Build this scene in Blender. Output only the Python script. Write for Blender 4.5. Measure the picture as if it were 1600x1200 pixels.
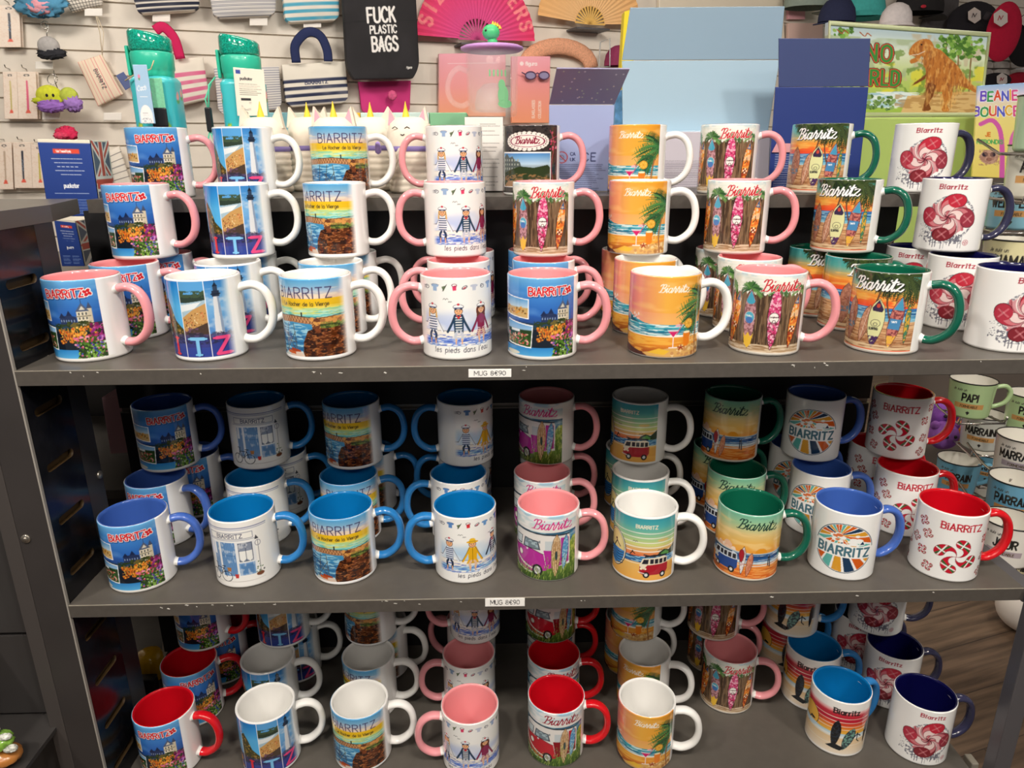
import bpy, bmesh, math, random
import numpy as np
from mathutils import Vector, Matrix
S=bpy.context.scene
for o in list(bpy.data.objects): bpy.data.objects.remove(o,do_unlink=True)
# ---------------------------------------------------------------- camera, light, exposure
# eye at the origin (1.45 m above the floor), pitched 18 degrees down; X runs along the shelf fronts, Y away, Z up
FPX=1128.413
FW=Vector((0.01929882,0.95088064,-0.3089556)); RT=Vector((0.99973607,-0.02220516,-0.00589317)); UP=Vector((0.01246411,0.30876033,0.9510582))
cd=bpy.data.cameras.new('camera'); cam=bpy.data.objects.new('camera',cd); S.collection.objects.link(cam)
cd.sensor_fit='HORIZONTAL'; cd.sensor_width=36; cd.lens=FPX*36/1600; cd.clip_start=.02; cd.clip_end=60
cam.matrix_world=Matrix(((RT.x,UP.x,-FW.x,0),(RT.y,UP.y,-FW.y,0),(RT.z,UP.z,-FW.z,0),(0,0,0,1)))
S.camera=cam
S.view_settings.view_transform='Standard'; S.view_settings.look='None'; S.view_settings.gamma=1; S.view_settings.use_curve_mapping=False
S.view_settings.exposure=-0.46
w=bpy.data.worlds.new('world'); S.world=w; w.use_nodes=True
w.node_tree.nodes['Background'].inputs[0].default_value=(1,.95,.9,1); w.node_tree.nodes['Background'].inputs[1].default_value=.22
def area(x,y,z,sx,sy,e,c=(1,.93,.84),aim=None,spread=180):
    l=bpy.data.lights.new('ceiling_light','AREA'); l.shape='RECTANGLE'; l.size=sx; l.size_y=sy; l.energy=e; l.color=c; l.spread=math.radians(spread)
    o=bpy.data.objects.new('ceiling_light',l); S.collection.objects.link(o); o.location=(x,y,z)
    d=Vector(aim)-Vector((x,y,z)) if aim else Vector((0,0,-1)); o.rotation_euler=d.to_track_quat('-Z','Y').to_euler(); return o
for (x,y) in((-1.3,-.2),(-.45,-.35),(.4,-.2),(1.25,-.35)): area(x,y,1.22,.16,.16,11,aim=(x*.5,.95,-.45),spread=120)
area(-.5,-1.4,1.24,1.4,.35,22,aim=(0,.9,-.5)); area(1.2,-1.3,1.24,.9,.35,14,aim=(.2,.9,-.5))
area(-1.6,2.0,1.24,.5,.5,42,aim=(-1.4,3.4,.1)); area(.3,2.2,1.24,.5,.5,46,aim=(.3,4.0,.2)); area(2.0,2.0,1.24,.6,.6,44,aim=(2.,3.6,-.2))
area(0,1.25,1.24,1.2,.12,12)
# ---------------------------------------------------------------- 2D print rasteriser (numpy) for the printed patterns
import numpy as np, math, random
def hexc(h):
    return np.array([int(h[i:i+2],16)/255. for i in(0,2,4)])
def col(c): return hexc(c) if isinstance(c,str) else np.array(c,float)
_rs=np.random.RandomState(7); _N=_rs.rand(256,256)
def vnoise(x,y):
    xi=np.floor(x).astype(int);yi=np.floor(y).astype(int);fx=x-xi;fy=y-yi;fx=fx*fx*(3-2*fx);fy=fy*fy*(3-2*fy)
    g=lambda a,b:_N[a%256,b%256]
    return (g(xi,yi)*(1-fx)+g(xi+1,yi)*fx)*(1-fy)+(g(xi,yi+1)*(1-fx)+g(xi+1,yi+1)*fx)*fy
GL={}
def _g(ch,w,*st): GL[ch]=(w,[( s[0]=='~', np.array([float(t) for t in s.lstrip('~').split()]).reshape(-1,2)) for s in st])
# glyph box: 0..w wide, y up from 0 (baseline) to 6 (cap height); '~' strokes are smoothed
_g('A',4,'0 0 2 6 4 0','.7 2 3.3 2');_g('B',3.6,'0 0 0 6','~0 6 2 6 3.3 5.4 3.3 3.8 2 3.2 0 3.2','~0 3.2 2.2 3.2 3.6 2.4 3.6 .8 2.2 0 0 0')
_g('C',4,'~3.9 5 2.8 6 1.2 5.8 0 4 0 2 1.2 .2 2.8 0 3.9 1');_g('D',4,'0 0 0 6','~0 6 1.8 6 3.6 5 4 3 3.6 1 1.8 0 0 0')
_g('E',3.2,'3.2 6 0 6 0 0 3.2 0','0 3.1 2.7 3.1');_g('F',3.2,'3.2 6 0 6 0 0','0 3.1 2.7 3.1');_g('G',4.2,'~3.9 5 2.8 6 1.2 5.8 0 4 0 2 1.2 .2 2.8 0 4.1 1','4.1 1 4.1 2.8 2.4 2.8')
_g('H',3.8,'0 0 0 6','3.8 0 3.8 6','0 3.1 3.8 3.1');_g('I',.4,'.2 0 .2 6');_g('J',2.6,'~2.6 6 2.6 1.4 1.6 0 .4 .2 0 1.2')
_g('K',3.8,'0 0 0 6','3.6 6 0 2.4','1.3 3.6 3.8 0');_g('L',3,'0 6 0 0 3 0');_g('M',4.8,'0 0 0 6 2.4 1.6 4.8 6 4.8 0');_g('N',4,'0 0 0 6 4 0 4 6')
_g('O',4.6,'~2.3 6 .6 5.2 0 3 .6 .8 2.3 0 4 .8 4.6 3 4 5.2 2.3 6');_g('P',3.6,'0 0 0 6','~0 6 2 6 3.6 5.4 3.6 3.4 2 2.8 0 2.8')
_g('Q',4.6,'~2.3 6 .6 5.2 0 3 .6 .8 2.3 0 4 .8 4.6 3 4 5.2 2.3 6','3 1.4 4.6 -.4');_g('R',3.8,'0 0 0 6','~0 6 2 6 3.6 5.4 3.6 3.6 2 3 0 3','1.8 3 3.8 0')
_g('S',3.6,'~3.5 5 2.4 6 .9 5.9 .1 4.8 .6 3.6 3 2.6 3.6 1.4 2.8 .2 1.2 0 0 1');_g('T',3.8,'0 6 3.8 6','1.9 6 1.9 0');_g('U',4,'~0 6 0 1.6 .9 .1 3.1 .1 4 1.6 4 6')
_g('V',4,'0 6 2 0 4 6');_g('W',5.6,'0 6 1.4 0 2.8 5 4.2 0 5.6 6');_g('X',3.8,'0 0 3.8 6','0 6 3.8 0');_g('Y',3.8,'0 6 1.9 3 3.8 6','1.9 3 1.9 0');_g('Z',3.8,'0 6 3.8 6 0 0 3.8 0')
_g('8',3.4,'~1.7 6 .3 5 .6 3.6 1.7 3.1 3.1 2.4 3.3 .8 1.7 0 .1 .8 .3 2.4 1.7 3.1 2.8 3.6 3.1 5 1.7 6');_g('9',3.4,'~3.2 4.4 2.8 3 1.4 2.6 .2 3.6 .4 5.4 1.8 6 3 5.4 3.3 3.6 2.6 1 .8 0')
_g('0',3.6,'~1.8 6 .4 5 0 3 .4 1 1.8 0 3.2 1 3.6 3 3.2 5 1.8 6');_g('€',4,'~4 5 3 6 1.6 5.6 .7 3 1.6 .4 3 0 4 1','0 3.6 3 3.6','0 2.5 2.8 2.5');_g(' ',2.2);_g("'",.6,'.3 6 .2 4.6');_g('-',2,'0 2.6 2 2.6')
_g('.',.6,'.2 0 .4 .1');_g('1',1.8,'0 4.8 1.4 6 1.4 0');_g('2',3.2,'~.1 4.8 1 6 2.4 5.9 3.1 4.8 2.4 3 0 0','0 0 3.2 0')
_g('i',.5,'.2 0 .2 3.8','.2 5.3 .25 5.5');_g('a',3,'~2.9 3.4 1.6 3.9 .3 3.2 0 1.8 .6 .3 1.8 0 2.9 1','3 3.8 3 0');_g('r',2,'0 0 0 3.8','~0 2.4 .8 3.6 2 3.7');_g('t',2,'~.9 5.6 .9 .8 1.3 0 2 .1','0 3.8 2 3.8')
_g('z',2.8,'0 3.8 2.8 3.8 0 0 2.8 0');_g('l',.5,'.2 0 .2 6');_g('e',3,'~.1 2 2.9 2.1 2.6 3.5 1.5 3.9 .4 3.3 0 1.8 .6 .3 1.8 0 2.9 .7');_g('o',3,'~1.5 3.9 .3 3.2 0 1.9 .4 .6 1.5 0 2.6 .6 3 1.9 2.7 3.2 1.5 3.9')
_g('s',2.6,'~2.5 3.3 1.4 3.9 .3 3.4 .5 2.3 2.2 1.7 2.5 .7 1.4 0 0 .5');_g('p',3,'0 3.8 0 -2','~0 3 1.4 3.9 2.8 3.2 3 1.9 2.6 .5 1.4 0 0 .8');_g('d',3,'3 6 3 0','~3 3 1.6 3.9 .3 3.2 0 1.9 .4 .5 1.6 0 3 .8')
_g('n',2.8,'0 0 0 3.8','~0 2.6 1.2 3.8 2.5 3.5 2.8 2.4 2.8 0');_g('u',2.8,'~0 3.8 0 1.2 .8 0 2 .2 2.8 1.2','2.8 3.8 2.8 0');_g('c',2.7,'~2.7 3.2 1.5 3.9 .3 3.2 0 1.9 .4 .6 1.5 0 2.7 .6');_g('h',2.8,'0 0 0 6','~0 2.6 1.2 3.8 2.5 3.5 2.8 2.4 2.8 0')
_g('g',3,'~3 3.8 3 -1 2 -2 .4 -1.6','~3 3 1.6 3.9 .3 3.2 0 1.9 .4 .5 1.6 0 3 .8');_g('v',2.6,'0 3.8 1.3 0 2.6 3.8');_g('m',4.4,'0 0 0 3.8','~0 2.6 1 3.8 2.1 3.4 2.2 2.4 2.2 0','~2.2 2.6 3.2 3.8 4.3 3.4 4.4 2.4 4.4 0')
_g('k',2.6,'0 0 0 6','2.4 3.8 0 1.6','.9 2.4 2.6 0');_g('x',2.6,'0 0 2.6 3.8','0 3.8 2.6 0');_g('y',2.8,'0 3.8 1.5 .2','2.8 3.8 1 -1.6 0 -1.9');_g('f',2,'~2 5.8 1.2 6 .9 5 .9 0','0 3.8 2 3.8');_g('b',3,'0 6 0 0','~0 3 1.4 3.9 2.8 3.2 3 1.9 2.6 .5 1.4 0 0 .8');_g('w',4.2,'0 3.8 1.1 0 2.1 3.4 3.1 0 4.2 3.8')
# joined brush script for the town name on many mugs
SCR=('~.6 5 1.4 6.1 2.6 6 2.3 3 1.4 .3 .2 .1','~2.3 5.6 4.2 6.3 5 5.2 4 3.6 2.6 3.2 4.4 3 5 1.6 4 .2 2.2 .1 1.6 .8',
 '~5.4 2 6.3 3.5 6 1 6.4 .1 7.4 1.4','6.6 5.1 6.8 5.3','~10 3.1 8.8 3.7 7.8 2.6 7.8 .8 8.8 .1 9.9 1.6 10.2 3.6 10 1 10.4 .1 11.4 1.6',
 '~11.2 1.6 12.2 4.7 12.4 3.5 13.2 3.2 12.9 1 13.4 .1 14.5 1.6','~14.2 1.6 15.2 4.7 15.4 3.5 16.2 3.2 15.9 1 16.4 .1 17.3 1.4','~17.2 1.4 18.1 3.5 17.8 1 18.2 .1 19.2 1.4','18.4 5.1 18.6 5.3',
 '~19.2 1.4 20.6 6 20 1 20.4 .1 21.2 .9','19.2 4.3 21.8 4.6','~21.8 3.4 22.6 3.8 24.4 3.5 23 1.6 21.6 .2 23 .5 24.3 0 25.4 1')
def smooth(P,n=5):
    if len(P)<3:return P
    Q=np.vstack([2*P[0]-P[1],P,2*P[-1]-P[-2]]);o=[]
    for i in range(1,len(Q)-2):
        a,b,c,d=Q[i-1],Q[i],Q[i+1],Q[i+2]
        for k in range(n):
            t=k/n;o.append(.5*((2*b)+(-a+c)*t+(2*a-5*b+4*c-d)*t*t+(-a+3*b-3*c+d)*t**3))
    o.append(P[-1]);return np.array(o)
class Art:
    def __init__(s,w,h,bg='ffffff',S=4.):
        s.w,s.h,s.S=w,h,S;s.W=int(round(w*S));s.H=int(round(h*S));s.I=np.empty((s.H,s.W,3));s.I[:]=col(bg)
    def _box(s,x0,y0,x1,y1):
        a=max(0,int(math.floor(x0*s.S))-1);b=min(s.W,int(math.ceil(x1*s.S))+2);c=max(0,int(math.floor(y0*s.S))-1);d=min(s.H,int(math.ceil(y1*s.S))+2)
        if a>=b or c>=d:return None
        X,Y=np.meshgrid((np.arange(a,b)+.5)/s.S,(np.arange(c,d)+.5)/s.S);return (slice(c,d),slice(a,b)),X,Y
    def _put(s,sl,al,c):
        if not callable(c): c=col(c)
        s.I[sl]=s.I[sl]*(1-al[...,None])+c*al[...,None]
    def rect(s,x0,y0,x1,y1,c,a=1): s.poly([(x0,y0),(x1,y0),(x1,y1),(x0,y1)],c,a)
    def _pm(s,P,X,Y):
        m=np.zeros(X.shape,bool)
        for (x0,y0),(x1,y1) in zip(P,np.roll(P,-1,0)):
            if y0==y1:continue
            m^=((y0>Y)!=(y1>Y))&(X<(x1-x0)*(Y-y0)/(y1-y0)+x0)
        return m
    def poly(s,P,c,a=1,sm=False):
        P=np.array(P,float)
        if sm:P=smooth(np.vstack([P,P[:1]]),4)
        b=s._box(P[:,0].min(),P[:,1].min(),P[:,0].max(),P[:,1].max())
        if not b:return
        sl,X,Y=b;q=.25/s.S;al=sum(s._pm(P,X+dx,Y+dy)*1. for dx in(-q,q) for dy in(-q,q))/4
        s._put(sl,al*a,c)
    def grad(s,stops,x0=0,y0=0,x1=None,y1=None,horiz=False,poly=None,a=1):
        x1=s.w if x1 is None else x1;y1=s.h if y1 is None else y1
        b=s._box(x0,y0,x1,y1)
        if not b:return
        sl,X,Y=b;T=(X-x0)/(x1-x0) if horiz else (Y-y0)/(y1-y0)
        ts=[t for t,_ in stops];cs=np.array([col(c) for _,c in stops]);C=np.stack([np.interp(T,ts,cs[:,k]) for k in range(3)],-1)
        m=((X>=x0)&(X<=x1)&(Y>=y0)&(Y<=y1))*1.
        if poly is not None:
            P=np.array(poly,float);q=.25/s.S;m=sum(s._pm(P,X+dx,Y+dy)*1. for dx in(-q,q) for dy in(-q,q))/4
        m=m*a;s.I[sl]=s.I[sl]*(1-m[...,None])+C*m[...,None]
    def line(s,P,w,c,a=1,sm=False,nib=None):
        P=np.array(P,float)
        if sm:P=smooth(P)
        b=s._box(P[:,0].min()-w,P[:,1].min()-w,P[:,0].max()+w,P[:,1].max()+w)
        if not b:return
        sl,X,Y=b;D=np.full(X.shape,9e9)
        for (x0,y0),(x1,y1) in zip(P[:-1],P[1:]):
            dx,dy=x1-x0,y1-y0;L=dx*dx+dy*dy+1e-9;t=np.clip(((X-x0)*dx+(Y-y0)*dy)/L,0,1);d=np.hypot(X-x0-t*dx,Y-y0-t*dy)
            hw=w/2
            if nib is not None: hw=w/2*(.45+.55*abs(math.sin(math.atan2(dy,dx)-nib)))
            D=np.minimum(D,d-hw)
        s._put(sl,np.clip(.5-D*s.S,0,1)*a,c)
    def ell(s,x,y,rx,ry,c,a=1,rot=0,ring=0):
        R=max(rx,ry)+ring;b=s._box(x-R,y-R,x+R,y+R)
        if not b:return
        sl,X,Y=b;X=X-x;Y=Y-y;cr,sr=math.cos(rot),math.sin(rot);u=(X*cr+Y*sr)/rx;v=(-X*sr+Y*cr)/ry;r=np.hypot(u,v);d=(r-1)*min(rx,ry)
        if ring:d=abs(d)-ring/2
        s._put(sl,np.clip(.5-d*s.S,0,1)*a,c)
    def noise(s,x0,y0,x1,y1,c,sx,sy,lo=.5,hi=.6,a=1,poly=None,seed=0):
        b=s._box(x0,y0,x1,y1)
        if not b:return
        sl,X,Y=b;n=vnoise(X/sx+seed*17.3,Y/sy+seed*7.7)*.65+vnoise(X/sx*2.3+9,Y/sy*2.3+seed)*.35
        m=np.clip((n-lo)/(hi-lo),0,1)*((X>=x0)&(X<=x1)&(Y>=y0)&(Y<=y1))
        if poly is not None:m=m*s._pm(np.array(poly,float),X,Y)
        s._put(sl,m*a,c)
    def blobs(s,x0,y0,x1,y1,n,cols,r0,r1,seed=1,f=None):
        R=random.Random(seed)
        for _ in range(n):
            x=R.uniform(x0,x1);y=R.uniform(y0,y1);r=R.uniform(r0,r1);c=R.choice(cols)
            if f and not f(x,y):continue
            s.ell(x,y,r,r*R.uniform(.6,1),c,rot=R.uniform(0,3))
    def text(s,t,x,y,h,c,w=None,it=0,sp=1.,sq=1.,serif=0,a=1,rot=0,center=False,mono=None):
        # x,y: left end of the baseline; h: cap height; sq squeezes the width
        k=h/6.;w=w or h*.12;L=sum(GL[ch][0]+sp for ch in t)-sp
        ox=-L*k*sq/2 if center else 0;cr,sr=math.cos(rot),math.sin(rot);px=0
        for ch in t:
            gw,st=GL[ch]
            for smf,P in st:
                Q=smooth(P,4) if smf else P
                U=(Q[:,0]+px)*k*sq+Q[:,1]*k*it+ox;V=-Q[:,1]*k
                s.line(np.stack([x+U*cr-V*sr,y+U*sr+V*cr],1),w,c,a)
                if serif:
                    for e in(0,-1):
                        if not smf or e==0:
                            uu,vv=U[e],V[e];s.line([(x+(uu-serif)*cr-vv*sr,y+(uu-serif)*sr+vv*cr),(x+(uu+serif)*cr-vv*sr,y+(uu+serif)*sr+vv*cr)],w*.55,c,a)
            px+=gw+sp
        return L*k*sq
    def script(s,x,y,W,c,w,rot=0,it=.25,a=1,sq=1):
        k=W/25.4;cr,sr=math.cos(rot),math.sin(rot)
        for t in SCR:
            smf=t[0]=='~';P=np.array([float(q) for q in t.lstrip('~').split()]).reshape(-1,2)
            Q=smooth(P,6) if smf else P;U=(Q[:,0]+Q[:,1]*it)*k;V=-Q[:,1]*k*sq
            s.line(np.stack([x+U*cr-V*sr,y+U*sr+V*cr],1),w,c,a,nib=.3 if smf else None)
    def scribble(s,x0,y0,x1,h,c,rows=1,gap=None,seed=0,w=None,rag=.3):
        # tiny unreadable print, as the photo shows it
        R=random.Random(seed);gap=gap or h*1.9
        for r in range(rows):
            x=x0;y=y0+r*gap;xe=x1-(R.random()*rag*(x1-x0))
            while x<xe:
                L=h*R.uniform(.6,2.6);s.line([(x,y+h*.1*R.random()),(min(xe,x+L),y)],w or h*.6,c,.8);x+=L+h*.5
    def vert(s,nu,nv):
        # colours sampled on an (nv+1)x(nu+1) vertex grid
        ys=np.clip((np.linspace(0,1,nv+1)*s.H-.5),0,s.H-1);xs=np.clip((np.linspace(0,1,nu+1)*s.W-.5),0,s.W-1)
        y0=np.floor(ys).astype(int);x0=np.floor(xs).astype(int);y1=np.minimum(y0+1,s.H-1);x1=np.minimum(x0+1,s.W-1);fy=(ys-y0)[:,None,None];fx=(xs-x0)[None,:,None]
        I=s.I
        return (I[y0][:,x0]*(1-fx)+I[y0][:,x1]*fx)*(1-fy)+(I[y1][:,x0]*(1-fx)+I[y1][:,x1]*fx)*fy
def comma(cx,cy,r,ang,fl=1,n=12):
    # one head of the four-headed cross; starts at the centre and swells outward
    P=[];ca,sa=math.cos(ang),math.sin(ang)
    def add(mx,rad,a0,a1):
        for i in range(n+1):
            t=a0+(a1-a0)*i/n;x=mx+rad*math.cos(t);y=rad*math.sin(t)*fl;P.append((cx+x*ca-y*sa,cy+x*sa+y*ca))
    add(r/2,r/2,math.pi,0);add(r*.75,r*.25,0,-math.pi);add(r*.25,r*.25,0,math.pi);return P
def lauburu(A,cx,cy,r,c,rot=0,out=None,ow=.5,fl=1):
    for k in range(4):
        P=comma(cx,cy,r,rot+k*math.pi/2,fl)
        if out:A.line(P+P[:1],ow*2,out)
        A.poly(P,c)
W_='ffffff'
class Sc:
    def __init__(s,A,x,y,g): s.A,s.x,s.y,s.g=A,x,y,g
    def _p(s,P): return [(s.x+a*s.g,s.y+b*s.g) for a,b in P]
    def poly(s,P,c,a=1): s.A.poly(s._p(P),c,a)
    def line(s,P,w,c,a=1,sm=False): s.A.line(s._p(P),w*s.g,c,a,sm)
    def ell(s,x,y,rx,ry,c,a=1,rot=0,ring=0): s.A.ell(s.x+x*s.g,s.y+y*s.g,rx*s.g,ry*s.g,c,a,rot,ring*s.g)
class Sh:
    # draws on another canvas shifted sideways
    def __init__(s,A,dx): s.A,s.dx=A,dx
    def _p(s,P): return [(a+s.dx,b) for a,b in P]
    def poly(s,P,c,a=1,sm=False): s.A.poly(s._p(P),c,a,sm)
    def line(s,P,w,c,*a,**k): s.A.line(s._p(P),w,c,*a,**k)
    def rect(s,x0,y0,x1,y1,c,a=1): s.A.rect(x0+s.dx,y0,x1+s.dx,y1,c,a)
    def ell(s,x,*a,**k): s.A.ell(x+s.dx,*a,**k)
    def noise(s,x0,y0,x1,y1,*a,poly=None,**k): s.A.noise(x0+s.dx,y0,x1+s.dx,y1,*a,poly=s._p(poly) if poly else None,**k)
    def grad(s,st,x0,y0,x1,y1,poly=None,**k): s.A.grad(st,x0+s.dx,y0,x1+s.dx,y1,poly=s._p(poly) if poly else None,**k)
    def blobs(s,x0,y0,x1,y1,n,cols,r0,r1,seed=1,f=None): s.A.blobs(x0+s.dx,y0,x1+s.dx,y1,n,cols,r0,r1,seed,(lambda x,y:f(x-s.dx,y)) if f else None)
def gulls(A,x,y,s=3,c='555555'):
    A.line([(x-s,y),(x-s/2,y-s*.5),(x,y),(x+s/2,y-s*.5),(x+s,y-.2)],.5,c,sm=True)
def palm(A,x,y,r,cs,n=11,a0=0,a1=6.28,seed=1,w=1.):
    R=random.Random(seed)
    for i in range(n):
        a=a0+(a1-a0)*i/max(1,n-1)+R.uniform(-.1,.1);L=r*R.uniform(.8,1.1);c=R.choice(cs)
        pts=[(x+L*t*math.cos(a),y+L*t*math.sin(a)+L*.35*t*t) for t in(0,.25,.5,.75,1)]
        A.line(pts,w,c)
        for (px,py) in smooth(np.array(pts),3)[1:]:
            for sg in(-1,1):
                b=a+sg*.9+.25;A.line([(px,py),(px+L*.2*math.cos(b),py+L*.2*math.sin(b)+.4)],w*.5,c)
def castle_print():
    A=Art(200,95);E_=196
    A.grad([(0,'6fb4e8'),(.12,'4a93dc'),(.45,'2a62b8'),(.55,'284f96'),(1,'1a3050')],0,0,E_,92)
    A.noise(0,6,E_,50,'8cc0ee',30,10,.5,.8,.35)
    A.rect(0,58,E_,84,'16202c');A.rect(0,52,E_,60,'24405c')
    # red town name with white border and flower cross
    for dw,c in((3.7,'1c3c78'),(3.1,'ffffff'),(1.75,'d6222a')):
        o=.7 if dw==3.7 else 0
        A.text('BiARRiTZ',139+o,19.5+o,9.2,c,dw,sp=1.35,sq=.86,rot=-.03)
    for dw,c in((1.6,'ffffff'),(0,'d6222a')):
        for k in range(4):
            a=.4+k*math.pi/2;A.ell(186+2.7*math.cos(a),14+2.7*math.sin(a),2.3+dw*.6,1.7+dw*.6,c,rot=a+.5)
    A=Sh(A,15)
    # castle
    A.poly([(138,52),(138,42),(146,40),(148,36),(151,40),(156,42),(156,52)],'26355c');A.poly([(137,43),(141,37),(145,43)],'1b2a50');A.poly([(146,40),(149,34),(152,40)],'1b2a50')
    for i in range(6):A.rect(139+i*2.8,45,140.2+i*2.8,48,'7f93b8')
    A.rect(157,35,170,55,'e6dcc4');A.rect(168,32,172.5,55,'d4c8ae');A.rect(156,41,171,42,'8f866f');A.rect(157,47,171,47.8,'a2977c')
    A.poly([(156,36),(163,25.5),(170,36)],'55617c');A.poly([(167.5,32.5),(170.2,25),(173,32.5)],'46526e');A.line([(163,26),(163,21.5)],.5,'303a52');A.poly([(160,34),(163,29),(166,34)],'d9d4c4')
    for i in range(3):
        for j in range(3):A.rect(158.5+i*3.6,37+j*5.5,160.2+i*3.6,40+j*5.5,'6b6a66')
    A.noise(130,50,E_,60,'2b3d22',3,2,.35,.5,1)
    A.poly([(172,53),(182,49),(E_,53),(E_,60),(170,60)],'35304f')
    A.blobs(146,48,170,60,50,['3d4a22','5a5228','2f3a1a','6b6030'],1,2.6,3)
    A.blobs(134,58,152,74,90,['d9822a','e8a33c','b5541c','8a3a1a','f0b84a'],.6,1.8,4)
    A.blobs(150,54,174,72,130,['e08a2c','f2a93c','c95f1e','3a4a1c','e9742e','f4c055'],.6,1.8,5)
    for i in range(40):
        R=random.Random(i);x=R.uniform(137,172);y=R.uniform(56,68);A.line([(x,y+5),(x+R.uniform(-2,2),y-2)],.6,R.choice(['f0a43a','d9661e']))
    A.blobs(168,52,190,76,150,['7d1f55','a93278','c85a9a','5c1846','8f2a80','3a3a20'],.9,2.3,6)
    A.blobs(150,66,176,80,120,['e06a94','f29ab8','c23a62','35501e','4a6a2a'],.8,2.,7)
    A.blobs(172,66,E_,90,90,['9a4aa8','b877c4','6a2f86','30481c','d08ad0'],.8,2,8)
    A.rect(60,82,150,92,'3a9ad8')
    A.grad([(0,'2f86cc'),(1,'5db4e8')],0,82,152,95)
    A.ell(100,90,12,2.5,'f2e8d0',.9)
    A.blobs(148,74,186,92,330,['2f4a1c','4f7a2a','6a9a35','3c6122','86b04a','27401a'],.8,2.2,9,lambda x,y:x>155-(y-74)*.3)
    A.blobs(152,74,E_,91,70,['2a3f9a','4a5cc0','7a5ab8','9ac05a','d86a9a','e8eef0'],.6,1.5,10)
    # inset snapshots
    A.poly([(74,20),(124,24),(124,48),(74,44)],W_);A.grad([(0,'4a95d8'),(.5,'bfd8ec'),(.55,'c9a86a'),(1,'d8b478')],75,22,123,46,poly=[(75,21.3),(123,25),(123,46.8),(75,42.8)])
    A.blobs(76,34,122,42,60,['7a5a30','e8a23c','c07830'],.6,1.6,12)
    A.poly([(90,50),(129,55),(127,83),(90,80)],W_);A.grad([(0,'5aa2e0'),(.3,'9cc4e8'),(.34,'24401e'),(1,'3a5a28')],91,51,128,83,poly=[(91,51.5),(128,56.2),(126,81.6),(91,78.6)])
    A.rect(98,61,112,64,'e8ecf0');A.blobs(92,66,125,79,150,['d85a6a','e89aa0','c84a3a','4a7a30','2f5a24','e8c8a0'],.5,1.4,13,lambda x,y:y<78+(x-92)*.08)
    A=A.A
    A.rect(E_,0,200,95,W_);A.rect(0,92.5,200,95,'f4f2ee')
    return A
def lighthouse_print():
    A=Art(200,95);E_=190
    L=[(51,78),(79,106),(107,134),(135,162),(163,190)]
    A.rect(0,0,E_,95,W_)
    for i,(a,b) in enumerate(L):
        A.grad([(0,'4f9fe0'),(.3,'6fb8ee'),(.5,'8cc8f0'),(1,'2c4a92')],a,1,b,92)
    A.grad([(0,'1d7fd2'),(.5,'58b4ec')],107,1,134,60)
    A.poly([(107,26),(112,22),(118,32),(124,48),(134,58),(134,76),(107,76)],'4a4420');A.blobs(107,20,134,74,170,['6a5a24','3a3c1a','8a7030','b0924a','2a3014','a07838'],.6,1.9,2,lambda x,y:y>26+(x-110)*1.5 and x<133.5)
    A.rect(135,1,162,30,'5aa4e0');A.rect(135,16,162,26,'2f3f34');A.noise(135,12,162,20,'41553e',3,3,.4,.5)
    A.poly([(135,27),(162,23),(162,40),(135,48)],'a8c4d4');A.poly([(135,29),(158,25),(150,33),(135,37)],'e8eef0')
    A.poly([(135,44),(148,34),(162,27),(162,60),(135,62)],'c89a5c');A.blobs(136,36,161,60,120,['7a4a2c','e8d0a0','a0603a','d87a4a','5a3a28'],.4,.9,3,lambda x,y:y>46-(x-135)*.55)
    A.poly([(135,62),(143,58),(162,50),(162,80),(135,80)],'4a3a30');A.noise(135,56,162,80,'6a4a6a',3,3,.4,.6,.8)
    A.grad([(0,'3a86d0'),(.35,'7ab6e8'),(.6,'5a94d4'),(1,'3a6ab8')],163,1,E_,92);A.noise(163,10,E_,60,'d8e4f0',9,6,.5,.8,.6)
    A=Sh(A,4);A.poly([(167,20),(173,20),(176,72),(164.5,72)],'e4e6ea');A.poly([(171,20),(173,20),(176,72),(172.5,72)],'8fa2be')
    A.rect(166,13,174,20,'26334a');A.rect(167.5,8,172.5,13,'33435c');A.poly([(167,8),(170,3),(173,8)],'1c2636');A.line([(170,4),(170,0.5)],.6,'1c2636');A.rect(164.8,16,175.2,17.6,'1c2636');A=A.A
    A.rect(163,68,E_,72,'b0b8c4');A.rect(163,71,E_,92,'2a3a80')
    for i,(a,b) in enumerate(L):
        A.grad([(0,'5a4a6a'),(.2,'3a3f8c'),(1,'2c3f9a')],a,64,b,92,a=.85);A.noise(a,62,b,76,'2a2a40',3,2,.4,.6,.7)
        A.rect(b,0,b+1,92,W_)
    A.grad([(0,'4a90d8'),(1,'2a4a9a')],0,1,50,92)
    for (x,t,c) in((120.5,'I','e2313c'),(148.5,'T','7fc4f0'),(176,'Z','ea4a84'),(92,'R','f0a030'),(64,'R','e2313c')):
        A.text(t,x+.8,89.6,19.5,'23246a',4.8,center=True,serif=3.2,sq=1.12);A.text(t,x,89,19.5,c,4.1,center=True,serif=3,sq=1.12)
    A.grad([(0,'ffffff'),(1,'ffffff')],E_,0,200,95)
    for i in range(10): A.rect(E_-10+i,0,E_-9+i,95,W_,i/10.)
    A.rect(0,92.5,200,95,W_);return A
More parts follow.
